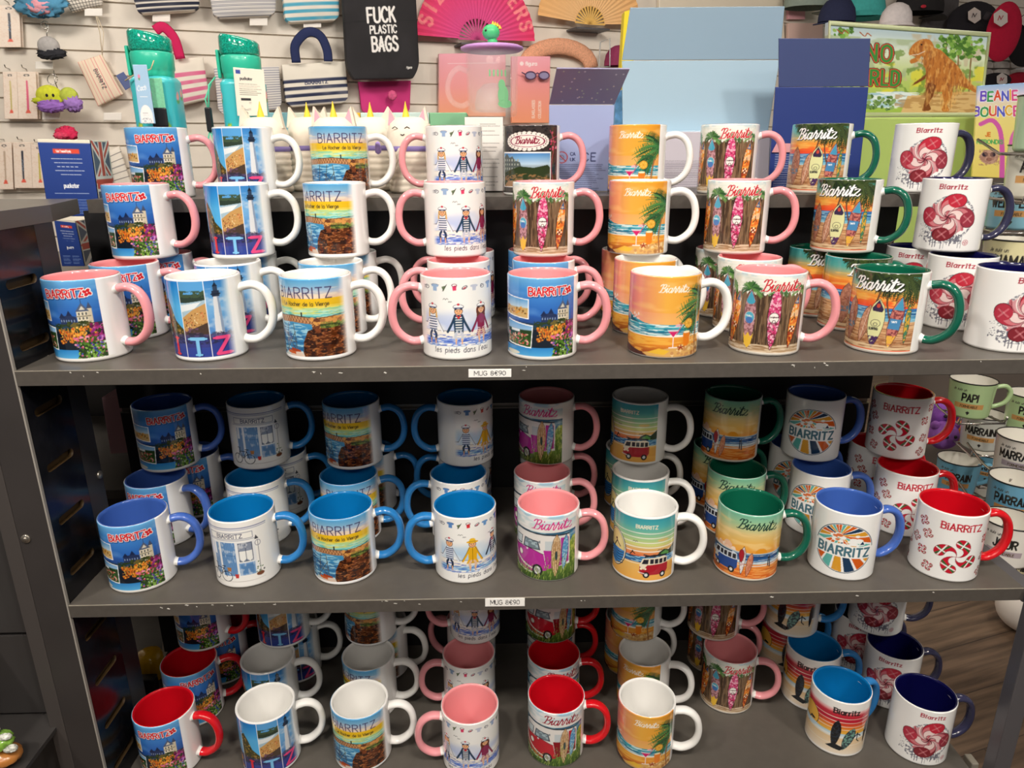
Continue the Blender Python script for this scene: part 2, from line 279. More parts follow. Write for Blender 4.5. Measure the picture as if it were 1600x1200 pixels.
def rocher_print():
    A=Art(200,95,'f6f5f2');E_=196
    A.grad([(0,'5aa8dc'),(.3,'7fb4d8'),(.6,'b7c2d6'),(.8,'e6c8b4'),(1,'f2d8a8')],0,0,E_,24)
    A.noise(0,10,E_,23,'f4e4c8',20,3,.5,.65,.7);A.grad([(0,'f0c020'),(.6,'e8c020'),(1,'d8d050')],0,22,E_,35)
    A.noise(0,30,E_,36,'f6dc70',12,1.4,.45,.6,.7)
    A.grad([(0,'a8d89a'),(.4,'6fc8b8'),(1,'58b4c0')],0,33,E_,47);A.noise(0,32,E_,42,'f0e070',14,1.2,.52,.6,.8);A.noise(0,35,E_,47,'b8e8dc',10,1,.5,.6,.8)
    A.grad([(0,'4a9cc8'),(.5,'2f78b0'),(1,'3a86b4')],0,46,E_,92);A.noise(0,48,E_,92,'9fd0e4',9,1.6,.5,.58,.9,seed=2);A.noise(0,58,E_,92,'1f5688',10,1.8,.55,.62,.8,seed=3)
    A=Sh(A,14)
    for k in(0,):
        A.poly([(60,46),(118,42),(150,46),(166,49),(166,56),(150,53),(118,50),(60,53)],'b07a50')
    for i in range(26):
        x=62+i*4;y=46-max(0,(x-60))*.07 if x<118 else 42+(x-118)*.13;A.line([(x,y+7),(x+4,y+.5)],.7,'5a3826');A.line([(x,y+.5),(x+4,y+7)],.7,'d8a878')
    A.line([(60,46),(118,42),(150,45),(170,49)],.8,'3a2a24');A.line([(130,43),(130,39.5)],1.6,'26303c');A.ell(130,39,1.1,1.1,'26303c')
    for P in([(110,52),(104,88)],[(118,52),(121,88)],[(105,64),(122,88)],[(120,62),(104,86)],[(106,74),(121,74)],[(98,52),(94,88)]):A.line(P,.8,'4a443c')
    A.rect(141,46,150,62,'6a3c26');A.rect(150,44,182,56,'a06a3c');A.noise(140,44,182,58,'d89a50',3,3,.5,.6);A.rect(150,52,182,60,'3d4a24');A.noise(150,50,182,60,'7a8a3a',3,1.6,.5,.6);A.line([(146,46),(160,44),(182,42)],.8,'4a2c20')
    P=[(136,60),(146,57),(160,58),(172,57),(182,56),(182,92),(128,92),(130,74)]
    A.poly(P,'55280f');A.noise(126,54,182,92,'8a4826',7,3,.52,.64,.8,poly=P);A.noise(126,54,182,92,'2c140c',6,4,.5,.62,.9,poly=P,seed=4);A.noise(126,54,182,92,'b87440',4,1.2,.64,.72,.8,poly=P,seed=5)
    A.poly([(112,82),(124,84),(130,92),(108,92)],'a8401c');A.poly([(100,88),(128,86),(130,92),(98,92)],'e8e4d8',.8);A.poly([(106,85),(118,87),(118,90),(105,89)],'c85a24')
    A=A.A
    A.text('BIARRITZ',113,21.5,12.6,'3a2f5c',1.2,sp=1.75,sq=.88);A.text('Le Rocher de la Vierge',120,30.5,4.6,'4a3f2a',.75,sp=1.2,sq=.88)
    for i in range(8): A.rect(E_-8+i,0,E_-7+i,95,W_,i/8.)
    A.rect(E_,0,200,95,W_);A.rect(0,92,200,95,W_);return A
def kid(A,x,y,k,g=1.26):
    A=Sc(A,x,y,g);x=y=0
    # y: seat line; small seated child in sketch style
    ink='2a2a3a';skin='f0b482'
    top,leg,hat,hair,style=k
    A.poly([(x-4.6,y-10),(x-3,y-17),(x+3,y-17),(x+4.6,y-10),(x+4,y),(x-4,y)],top);A.line([(x-3,y-17),(x-6,y-9),(x-10,y-1)],2,top,sm=True);A.line([(x+3,y-17),(x+6,y-9),(x+10,y-1)],2,top,sm=True)
    A.line([(x-3,y-17),(x-7,y-9),(x-11,y-1)],.35,ink,sm=True);A.line([(x+3,y-17),(x+7,y-9),(x+11,y-1)],.35,ink,sm=True)
    if style in'sj':
        for i in range(6):A.line([(x-4+(1.5 if style=='j' else 0),y-15+i*2.4),(x+4-(1.5 if style=='j' else 0),y-15+i*2.4)],1.,'2c3c6c' if style=='s' else 'f0f0f0')
    if style=='d':
        for i in range(4):A.line([(x-5,y-4+i*2),(x,y-2.4+i*2),(x+5,y-4+i*2)],.7,'f0e8ea')
        A.poly([(x-4,y-3),(x+4,y-3),(x+6,y+4),(x-6,y+4)],top);[A.line([(x-5,y-2+i*2),(x,y-.4+i*2),(x+5,y-2+i*2)],.7,'f4e8ec') for i in range(3)]
    if style=='y':
        A.poly([(x-4,y-4),(x+4,y-4),(x+6.5,y+2),(x-6.5,y+2)],top);A.line([(x,y-16),(x,y)],.5,'8a6a10')
    if style=='j':A.line([(x-1.6,y-16.5),(x,y-14),(x+1.6,y-16.5)],1.2,'d03030')
    for sg in(-1,1):
        A.line([(x+sg*1.6,y-1),(x+sg*3.2,y+2),(x+sg*2.6,y+7)],2.4,leg,sm=True);A.line([(x+sg*2.6,y+6),(x+sg*2.8,y+11)],1.1,skin);A.ell(x+sg*3.4,y+12,3,.9,'7a9ad8',1,ring=.5)
    if style in'sd' and hair!='-':A.line([(x-3.6,y-22),(x-4.4,y-15)],1.6,hair);A.line([(x+3.6,y-22),(x+4.4,y-15)],1.6,hair)
    if style=='d':A.ell(x-3,y-20,2.6,4.5,hair);A.ell(x+3,y-20,2.6,4.5,hair)
    A.ell(x,y-21,3.8,4,ink);A.ell(x,y-21,3.4,3.6,skin)
    A.ell(x-1.2,y-21,.4,.5,ink);A.ell(x+1.2,y-21,.4,.5,ink);A.line([(x-1,y-19.2),(x,y-18.8),(x+1,y-19.2)],.35,'a03030')
    if hair!='-':A.poly([(x-3.7,y-21.5),(x-3,y-24),(x+3,y-24),(x+3.7,y-21.5),(x,y-23)],hair)
    if hat=='sun':A.ell(x,y-23.6,6,1.5,'e8b020');A.ell(x,y-25.4,3.2,2.6,'f0c030');A.line([(x-3,y-24.2),(x+3,y-24.2)],.6,'a07010')
    else:A.ell(x,y-24.9,4.8,2.4,ink);A.ell(x,y-25,4.4,2,'f6f6f8');A.line([(x-3.6,y-23.8),(x+3.6,y-23.8)],.8,'2c3c6c' if hat!='b' else '3a3a44');A.ell(x,y-27.2,1.2,1,'c83040')
def kids_print(blue=False):
    A=Art(200,95,'f8f7f4')
    icons=0
    for i in range(16):
        x=2+i*11.4;y=10;t=i%6;acc='9ab4d8' if not blue else '5a8ac8'
        if t==0:A.ell(x,y,2.6,2,'4a4a5a',1,ring=.6);A.ell(x-1,y-1,1.4,1.2,'4a4a5a',1,ring=.5)
        elif t==1:A.poly([(x-5,y-3),(x-2,y-4),(x+2,y-4),(x+5,y-3),(x+4,y-.5),(x+2.5,y-1),(x+2.5,y+4),(x-2.5,y+4),(x-2.5,y-1),(x-4,y-.5)],acc);A.line([(x-5,y-3),(x-2,y-4),(x+2,y-4),(x+5,y-3)],.4,'4a4a5a')
        elif t==2:A.poly([(x-1,y+4.5),(x-3,y-1),(x+3,y-3)],'6a7a5a');A.line([(x-2,y+4),(x+3,y-4)],.5,'3a3a3a')
        elif t==3:A.poly([(x-2.4,y-2),(x+2.6,y-3),(x+2,y+3),(x-1.6,y+3.4)],'e0406a' if not blue else 'd83038');A.ell(x,y-3,2.6,1.6,'6a3a4a',1,ring=.5)
        elif t==4:A.ell(x,y,3,1.6,'4a4a5a',1,rot=-.5,ring=.6);A.ell(x,y+.4,2,.8,'c04050',1,rot=-.5)
        else:A.poly([(x-5,y-2),(x-2,y-3),(x+2,y-3),(x+5,y-2),(x+4,y),(x+2.5,y),(x+2,y+4),(x-2,y+4),(x-2.5,y),(x-4,y)],'c4cadc' if not blue else '6a9ad0')
    gulls(A,26,24,3);gulls(A,31,27,2);gulls(A,66,28,2);gulls(A,130,24,3)
    # pale blue watercolour behind the children
    b=A._box(0,20,200,80);sl,X,Y=b;m=np.clip(1-((Y-56)/22)**2,0,1)*np.clip(vnoise(X/16,Y/12)*1.5-.2,0,1)*.6
    A._put(sl,m,'9ab0e8' if not blue else '8cbce8')
    A.line([(-2,62),(30,61.4),(60,62.4),(100,61),(200,62)],.45,'6a5a50');A.rect(0,62,200,70,'f4efe8');A.line([(0,68),(200,69)],.3,'8a7a70')
    for i in range(7):A.noise(0,70+i,200,72+i,'6f8fe0' if not blue else '7ab0dc',7,1.4,.42,.52,.8,seed=i)
    A.noise(0,66,200,80,'3a5ac0',9,1,.58,.64,.8,seed=9)
    ks=[('f2f2f6','2c3c5c','w','e0b060','s'),('24405c','c8ccd8','w','2a2a34','j'),('8c2850','e0b8a0','b','6a3420','d'),('f2f2f6','2c3c5c','w','e0b060','s'),('24405c','c8ccd8','w','2a2a34','j'),('8c2850','e0b8a0','b','6a3420','d')]
    if blue:ks=[('dfe8f4','20304c','w','-','s'),('e8b020','e8c0a0','sun','5a3420','y'),('26324e','d8dce4','b','3a2a24','j'),('dfe8f4','20304c','w','-','s'),('e8b020','e8c0a0','sun','5a3420','y'),('26324e','d8dce4','b','3a2a24','j')]
    for i,k in enumerate(ks):kid(A,((11,41,73,118,148,178) if blue else (9,40,68,118,149,176))[i],64-(4 if blue and i%3==2 else 0),k)
    [A.text("les pieds dans l'eau",q,88,6.4,'26263a',.66,sp=1.7,sq=.8,it=.08) for q in((22 if blue else 11),122)]
    A.rect(193,0,200,95,'f8f7f4');return A
def surfboard(A,x,y,h,w,c,tilt=0,band=None,kind=0,seed=0):
    P=[]
    for i in range(9):
        t=i/8.;r=w/2*math.sin(math.pi*(t**.8))**.75;P.append((r,t))
    ct,st=math.cos(tilt),math.sin(tilt)
    def m(u,v):v=(v-1)*h;return(x+u*ct-v*st,y+u*st+v*ct)
    pts=[m(r,t) for r,t in P]+[m(-r,t) for r,t in P[::-1]]
    A.line(pts+pts[:1],.9,'3a2420');A.poly(pts,c)
    xs=[p[0] for p in pts];ys=[p[1] for p in pts];bb=(min(xs),min(ys),max(xs),max(ys))
    if band:A.noise(*bb,band,1.9,2.2,.5,.56,.9,poly=pts,seed=seed)
    return m,pts,bb
def fence_print():
    A=Art(200,95);E_=195
    A.grad([(0,'cfe4ea'),(.2,'eef0e4'),(1,'e8e0d0')],0,0,E_,30);A.noise(0,0,E_,24,'f8f8f0',9,4,.4,.6)
    R=random.Random(3)
    for i in range(40):
        x=i*5;c=R.choice(['6a5038','5a4230','7a5e44','4e3a2a']);A.poly([(x,92),(x,24+R.uniform(-2,3)),(x+2.4,19+R.uniform(-2,3)),(x+4.8,24+R.uniform(-2,3)),(x+4.8,92)],c);A.line([(x+4.9,24),(x+4.9,90)],.6,'2c2018')
    A.noise(0,24,E_,90,'94785a',1.4,18,.5,.62,.7);A.noise(0,24,E_,90,'3a2a1e',1.2,14,.6,.7,.7,seed=2)
    A.grad([(0,'8a6a48'),(1,'c8a884')],0,84,E_,95);A.noise(0,84,E_,95,'e0ccb0',12,1,.45,.55,.9)
    for px in(16,98,186):palm(A,px,18,11,['3f6a38','5a8a48','2e5230','7aa060'],13,-3.3,.3,seed=px)
    palm(A,130,17,12,['4a7a40','6a9a50','2e5230'],15,-3.4,.3,5,1.2);palm(A,160,17,10,['3f6a38','5a8a48'],13,-3.4,.3,6)
    for ox in(-72,0):
        m,p,b=surfboard(A,102+ox,88,64,9,'e87828',.02,'f0a838',seed=2);A.noise(*b,'d83a2c',2,3,.55,.6,.9,poly=p,seed=5)
        m,p,b=surfboard(A,130+ox,90,72,14,'c8949c',0,'8a5a60',seed=3)
        A.poly([m(-5.5,.2),m(0,.02),m(5.5,.2)],'4aa8c8');A.ell(*m(0,.2),5,3.4,'4aa8c8');A.ell(*m(0,.47),6.2,7.6,'d8c0b8');A.ell(*m(0,.47),5.4,6.6,'58b4d0');A.ell(*m(0,.52),4.4,4,'4a7ac0');A.text('Malibu',*m(-4.2,.46),2.2,W_,.45,sp=.8)
        A.poly([m(-6,.74),m(-3,.8),m(0,.72),m(3,.8),m(6,.74),m(4,.93),m(0,1),m(-4,.93)],'f0c040')
        m,p,b=surfboard(A,156+ox,90,76,13.5,'d84a80',.03,'f4c0d0',seed=7);A.noise(*b,'a8204c',2.2,2.2,.6,.66,.9,poly=p,seed=9);A.noise(b[0],54,b[2],b[3],'6a2434',1.8,1.8,.55,.6,.8,poly=p,seed=11)
        A.ell(*m(0,.48),5.8,6.6,'3a1820');A.ell(*m(0,.48),5.2,6,'f4eee8');A.text('Longboard',*m(-4.3,.48),1.7,'3a1820',.4,sp=.7);A.ell(*m(.3,.54),1.7,1.7,'3a1820',1,ring=.6)
        m,p,b=surfboard(A,177+ox,88,66,12,'e8762c',.14,'f2b050',seed=4);A.poly([m(-4,.18),m(0,.01),m(4,.18)],'4a6088');A.noise(b[0],30,b[2],50,'f8e0c0',3,3,.5,.6,.7,poly=p,seed=2)
        A.line([m(-3,.48),m(0,.42),m(2,.46)],.9,'241c24');A.line([m(0,.42),m(-1,.36)],.9,'241c24');A.noise(b[0],64,b[2],88,'8a2418',2,3,.45,.55,.8,poly=p,seed=8)
        for i in range(3):
            for j in range(3):A.ell(*m(-2.6+i*2.6,.6+j*.04),1.1,1.1,'f6eee0' if (i+j)%2 else '3a2a2a')
    for dw,c in((2.5,'f4ece4'),(1.45,'cc2430')):
        A.script(140,19,47,c,dw,rot=-.02,sq=1.2);A.script(20,19,48,c,dw,sq=1.0)
    A.rect(E_,0,200,95,'f4f2ee');A.rect(0,93.5,200,95,'e8e0d4');return A
def surf_print():
    A=Art(200,95);E_=195
    A.grad([(0,'3aa0a4'),(.1,'56b0a8'),(.2,'b8b080'),(.27,'f0a040'),(.36,'ee6a2c'),(.42,'f0502c'),(.44,'e87048')],0,0,E_,95)
    A.noise(0,18,E_,40,'f8c860',22,3,.5,.65,.7)
    A.grad([(0,'3a7ab8'),(.4,'2a649c'),(.7,'5aa4c8'),(1,'a8ccd0')],0,41,E_,58);A.noise(0,42,E_,58,'a8d8e8',12,1.1,.55,.62,.8)
    A.grad([(0,'d8a878'),(.5,'c48c5c'),(1,'9a6844')],0,57,E_,92);A.noise(0,57,E_,92,'8a5a3a',9,1,.52,.6,.7);A.noise(0,57,E_,92,'e8c498',12,.9,.55,.62,.7,seed=4)
    A.line([(140,-2),(151,20),(147,44),(150,60)],1.8,'6a4630',sm=True);A.line([(172,-2),(160,26),(164,52)],1.7,'6a4630',sm=True);A.line([(60,-2),(54,30),(56,60)],2,'6a4630',sm=True)
    A.grad([(0,'26301c'),(1,'3a4424')],110,0,E_,3)
    for (x,y,r) in((188,8,20),(176,3,24),(160,2,18),(142,0,12),(126,-2,12),(30,2,20),(58,0,18)):palm(A,x,y,r,['20301a','34481f','2c3c22','46552c'],16,-.3,3.4,seed=x,w=1.2)
    def brd(x,y,h,w,c,t,b,sd):return surfboard(A,x,y,h,w,c,t,b,seed=sd)
    for ox in(-104,0):
        m,p,b=brd(118+ox,87,56,15,'b88068',.06,'9a6450',2)
        A.line([m(-3,.35),m(3,.42)],.6,'7a2c28');A.line([m(3,.35),m(-3,.42)],.6,'7a2c28');A.noise(b[0],62,b[2],70,'5a7a94',2,2,.45,.55,.9,poly=p)
        m,p,b=brd(135+ox,86,48,11,'b47c60',.18,'d0a080',3);A.line([m(0,.1),m(0,.9)],.5,'f0e0d0')
        m,p,b=brd(150+ox,90,60,17,'e2e2a8',.04,None,3);A.poly([m(-6,.2),m(0,.02),m(6,.2),m(5,.26),m(-5,.26)],'3a2c4c');A.ell(*m(0,.14),2,2.6,'c84a38');A.noise(b[0],76,b[2],90,'4a2c5c',2,2,.3,.4,1,poly=p)
        A.ell(*m(0,.5),5,4.4,'4a4a40',1,ring=.5);A.ell(*m(0,.52),2,1.8,'4a4a40',1,ring=.6);A.text('SURFING',*m(-6,.64),2.6,'3a3a34',.7,sp=1,sq=.75)
        m,p,b=brd(167+ox,90,64,14,'c8786c',.13,'7a3a40',6);A.poly([m(-5.6,.25),m(0,.0),m(5.6,.25)],'4a9ac0');A.poly([m(-6,.42),m(6,.42),m(6.2,.62),m(-6.2,.62)],'4a88b8');A.text('TAHITI',*m(-4,.5),2,W_,.45,sp=.8,sq=.8);A.noise(b[0],74,b[2],92,'e8b048',2.4,2.4,.3,.4,1,poly=p)
    m,p,b=brd(184,84,50,6,'d8a83c',.02,'3a7a60',6)
    for dx,c,w in((.7,'1c1c1c',2.6),(0,W_,1.9)):A.script(118+dx,21+dx,56,c,w,rot=-.02,sq=1.1);A.script(20+dx,22+dx,46,c,w)
    A.noise(0,86,E_,93,'e8d0a8',20,1,.4,.5,.8);A.rect(E_,0,200,95,'f4f2ee');A.rect(0,93.5,200,95,'e8e0d4');return A
def sunset_print():
    A=Art(200,95);E_=196
    A.grad([(0,'f07aa0'),(.3,'ee8a88'),(.62,'eeb048'),(.85,'e8a030'),(1,'e09428')],60,0,E_,58,horiz=True)
    A.grad([(0,'e09a3c'),(1,'f07aa0')],0,0,60,58,horiz=True)
    A.noise(0,4,E_,50,'f8c880',26,9,.5,.75,.5);A.grad([(0,'f0a890'),(1,'f6d0b0')],0,42,E_,58,a=.35)
    P=[(0,50),(60,52),(92,47),(104,50),(118,55),(140,58),(E_,56),(E_,62),(0,62)];A.poly(P,'2a9ab0')
    A.poly([(84,54),(92,48),(97,50),(104,53),(112,56),(100,58)],'1f5c78');A.blobs(60,46,112,52,30,['f8e4d8','f0d0c8'],1,2,2)
    A.grad([(0,'2f9cb4'),(.4,'48b0c0'),(.7,'2880a0'),(1,'8ed0d0')],0,56,E_,70);A.noise(0,56,E_,69,'e8f4f0',14,.9,.5,.56,.9);A.noise(0,57,E_,70,'1c6484',13,1,.55,.62,.8,seed=3);A.line([(0,70),(60,67),(110,71),(160,69.5),(196,71)],1.8,'f8f0e4',sm=True)
    A.grad([(0,'e8a038'),(.4,'e48c2c'),(.8,'a85420'),(1,'5a2c20')],0,71,E_,95);A.noise(0,72,E_,92,'f4bc50',16,2,.5,.6,.7)
    A.poly([(60,95),(60,84),(90,86),(118,92),(120,95)],'4a2424');A.poly([(118,92),(150,84),(E_,80),(E_,95),(124,95)],'d8a860',1);A.poly([(124,91),(138,85),(150,88),(144,93)],'e8b838');A.blobs(150,82,E_,94,40,['c89058','e8c890','b07840'],1,3,4)
    palm(A,200,30,36,['2c5a34','3c7a40','4a8c48','1f4428'],17,2.3,4.1,seed=2,w=1.2);palm(A,186,44,20,['2c5a34','3c7a40','1f4428'],9,1.7,3.6,3)
    palm(A,12,30,34,['2c5a34','3c7a40'],15,-.8,1.,4,1.2)
    A.line([(187,95),(184,70),(188,48)],2.2,'a06a40',sm=True)
    # cocktails
    A.poly([(146,62),(160,62),(153.5,72)],'f0e8e8',.8);A.poly([(147.5,64),(158.5,64),(153.3,71)],'d02468');A.line([(153.3,71),(153.3,83)],.9,'f4e0e0');A.line([(149,84),(158,84)],1.2,'f4e8e0');A.line([(157,68),(163,56),(159.6,54)],.8,'d83a60');A.ell(158,57,3,1.6,'f0b0c0',.9)
    A.poly([(165,66),(175,66),(174,80),(171,83),(168,83),(166,80)],'e88020');A.ell(177,73,2.4,4,'f0c080',1,ring=.8);A.ell(172,55,6,6,'c88a20');A.ell(172,55,5,5,'eeb84a');[A.line([(172,55),(172+5*math.cos(a),55+5*math.sin(a))],.5,'c88a20') for a in(0,1,2,3,4,5)];A.ell(170,65.5,4.6,1.5,'f8e8c0');A.line([(170,83),(170,85)],1,'f0d0a0')
    for i in range(5):a=i*1.2566-1.57;A.line([(163,84),(163+4*math.cos(a),84+3*math.sin(a))],1.4,'9a3820')
    A.script(134,17.5,35,'fbf2e4',1.2,rot=0,sq=1.1);A.script(28,18,28,'fbf2e4',1.25)
    A.rect(E_,0,200,95,'f6f5f2');return A
def lace_print():
    A=Art(200,95,'f2f0ec');A.rect(0,0,196,94,'3a3230');A.noise(0,0,196,94,'1f1a1c',6,4,.5,.6,.7)
    for i in range(26):A.ell(146+29*math.cos(i*.2417),21+11*math.sin(i*.2417),3.6,2.6,'f4ece4')
    A.ell(146,21,29,11,'f4ece4');[A.ell(146+28.5*math.cos(i*.2417+.1),21+10.8*math.sin(i*.2417+.1),.9,.9,'5a4a48') for i in range(26)]
    A.ell(146,21,25,8,'8a2a48',1,ring=.7);A.script(128,24.5,36,'8a1c38',1.4,it=.1,sq=1.1)
    A=Sh(A,6)
    A.poly([(96,36),(176,36),(176,86),(96,86)],W_);A.grad([(0,'4a8ac8'),(.5,'b8d4e8'),(.6,'9ab0bc')],97.5,37.5,174.5,68)
    A.poly([(98,66),(98,44),(106,38),(112,44),(118,42),(122,48),(130,50),(134,62),(134,68),(98,68)],'56605e');[A.rect(101+i*5,46+j*6,103+i*5,49+j*6,'a8b0a4') for i in range(6) for j in range(3)]
    A.poly([(98,84),(98,66),(130,56),(150,58),(170,54),(174.5,58),(174.5,84)],'2c3a1c');A.noise(97.5,66,174.5,84.5,'8a6a40',6,3,.5,.6);A.poly([(97.5,85),(110,76),(140,78),(160,84.5)],'9a7450')
    A=A.A
    A.blobs(178,6,194,34,14,['c04468','a02848','d87890'],1,2.4,3);A.line([(180,6),(188,24),(183,60),(190,90)],.8,'c84468',sm=True);A.line([(178,20),(194,14)],.7,'c84468')
    A.rect(196,0,200,95,'f2f0ec');return A
def swirl_print():
    A=Art(200,95,'f8f7f5');cx,cy=142,50
    A.ell(cx+3,cy+1,27,29,'7a7a86',.9,ring=3);A.noise(cx-30,cy-32,cx+34,cy+34,'f8f7f5',1.6,1.6,.5,.56,.9)
    A.blobs(cx-36,cy+8,cx-14,cy+30,60,['4a4a58','8a8a96'],.2,.8,4);R=random.Random(5)
    for i in range(12):x=cx-16+i*3.3;A.line([(x,cy+24),(x,cy+30+R.uniform(2,14))],R.uniform(.4,1.),'5a5a68')
    A.noise(cx-26,cy+20,cx+20,cy+36,'6a6a78',2,2,.5,.56,.9,seed=3)
    A.ell(cx+1,cy,24,24,'d89aa0')
    for k in range(16):
        a=k*math.pi/8;P=[(cx+t*25*math.cos(a+t*1.1),cy+t*25*math.sin(a+t*1.1)) for t in(0,.2,.4,.6,.8,1)];A.line(P,3.2 if k%2 else 2,('f6e6e2','b04858','e8bcbc','c86a74')[k%4],1,sm=True)
        A.line([(x+.8,y+.6) for x,y in P],.45,'5a1c28',.8,sm=True)
    cs=['c42c40','9a3444','82242f','b83448']
    for k in range(4):
        a=[-1.15,.2,1.85,3.3][k]
        P=comma(cx,cy,33,a,-1);A.line(P+P[:1],1.4,'4a1c28');A.poly(P,cs[k]);Q=comma(cx,cy,25,a-.2,-1);A.poly(Q,'dc8a90',.8);Q=comma(cx,cy,18,a-.3,-1);A.poly(Q,'f4e0dc',.9);A.line(Q+Q[:1],.5,'6a2430')
        hx,hy=cx+23.6*math.cos(a-.12),cy+23.6*math.sin(a-.12);A.ell(hx,hy,9.2,9.2,cs[k])
        for j in range(4):
            b=a+.5+j*1.57;A.line([(hx,hy),(hx+6.4*math.cos(b),hy+6.4*math.sin(b))],2.,'e8a0a4',.5)
        A.line([(hx-4,hy-5),(hx+3,hy+5)],.6,'6a1c28',.5)
    A.text('Biarritz',127,12,6,'a82438',1.2,sp=1.9,sq=1.05,serif=.9,it=.08);A.ell(168,84,3.4,3.6,'b84a5a',1,ring=.6);lauburu(A,168,84,2.4,'b84a5a')
    return A
def shop_print():
    A=Art(200,95,'f8f6f2')
    for o in(-92,0):
        A.line([(70+o,8),(196+o,8)],.8,'3a4a8a');A.line([(70+o,10.4),(196+o,10.4)],.5,'3a4a8a')
    for o in(-92,0):
        X=lambda x:177-(168-x)*.864+o
        A.rect(X(104),28,X(170),78,'eef0f2');A.rect(X(106),30,X(116),76,'7a9ac4');A.rect(X(107),30,X(111),48,'e8ecf0');A.rect(X(120),29,X(142),79,'6a96c8')
        for i in range(8):A.line([(X(121+i*2.8),30),(X(121+i*2.8),78)],.4,'4a74a8')
        A.rect(X(121),48,X(141),48.8,'4a74a8');A.rect(X(146),30,X(166),58,'4a5468');A.rect(X(147),31,X(155.5),57,'8a94a8');A.rect(X(156.5),31,X(165),57,'8a94a8')
        A.poly([(X(147),42),(X(155.5),42),(X(155.5),54),(X(151),58),(X(147),54)],'f4f4f0');A.poly([(X(156.5),42),(X(165),42),(X(165),54),(X(161),58),(X(156.5),54)],'f4f4f0')
        A.rect(X(145),60,X(167),78,'7aa4d4');A.rect(X(147),62,X(165),76,'5a88bc');A.noise(X(104),28,X(170),80,'f4f4f4',3,7,.6,.7,.5)
        A.poly([(X(102),15),(X(168),15),(X(168),24),(X(102),24)],'f8f6f0');A.line([(X(102),15),(X(168),15),(X(168),24),(X(102),24),(X(102),15)],.6,'5a6080');A.text('BIARRITZ',X(116),22.4,5.6,'3a3f60',.8,sp=1.6,serif=.6)
        A.line([(X(98),26),(X(174),26)],.7,'6a7aa0')
        for (x,r) in((102,7.5),(124,7.5)):A.ell(X(x),80,r,r,'22262e',1,ring=.9)
        A.line([(X(102),80),(X(107),68),(X(120),68),(X(124),80)],.9,'22262e');A.line([(X(107),68),(X(113),79),(X(120),68)],.9,'22262e');A.line([(X(104),62),(X(108),62),(X(107),68)],1,'22262e');A.line([(X(118),65),(X(123),65)],1.4,'22262e');A.poly([(X(126),66),(X(133),66),(X(132),72),(X(127),72)],'b07840')
        A.poly([(X(137),76),(X(143),76),(X(142),82),(X(138),82)],'c83a34');A.line([(X(174),30),(X(174),78)],.8,'7a7a80');A.ell(X(174),34,3.4,4,'9a9aa8',1,ring=.8);A.poly([(X(172),22),(X(176),28),(X(170),28)],'4a4a50');A.ell(X(173),80,5,3,'7a4a30');A.blobs(X(166),60,X(180),78,14,['5a7a50','8a9a70','6a6a6a'],.5,1.4,3)
        A.line([(X(98),88),(X(180),87)],.4,'b0a8a0')
    return A
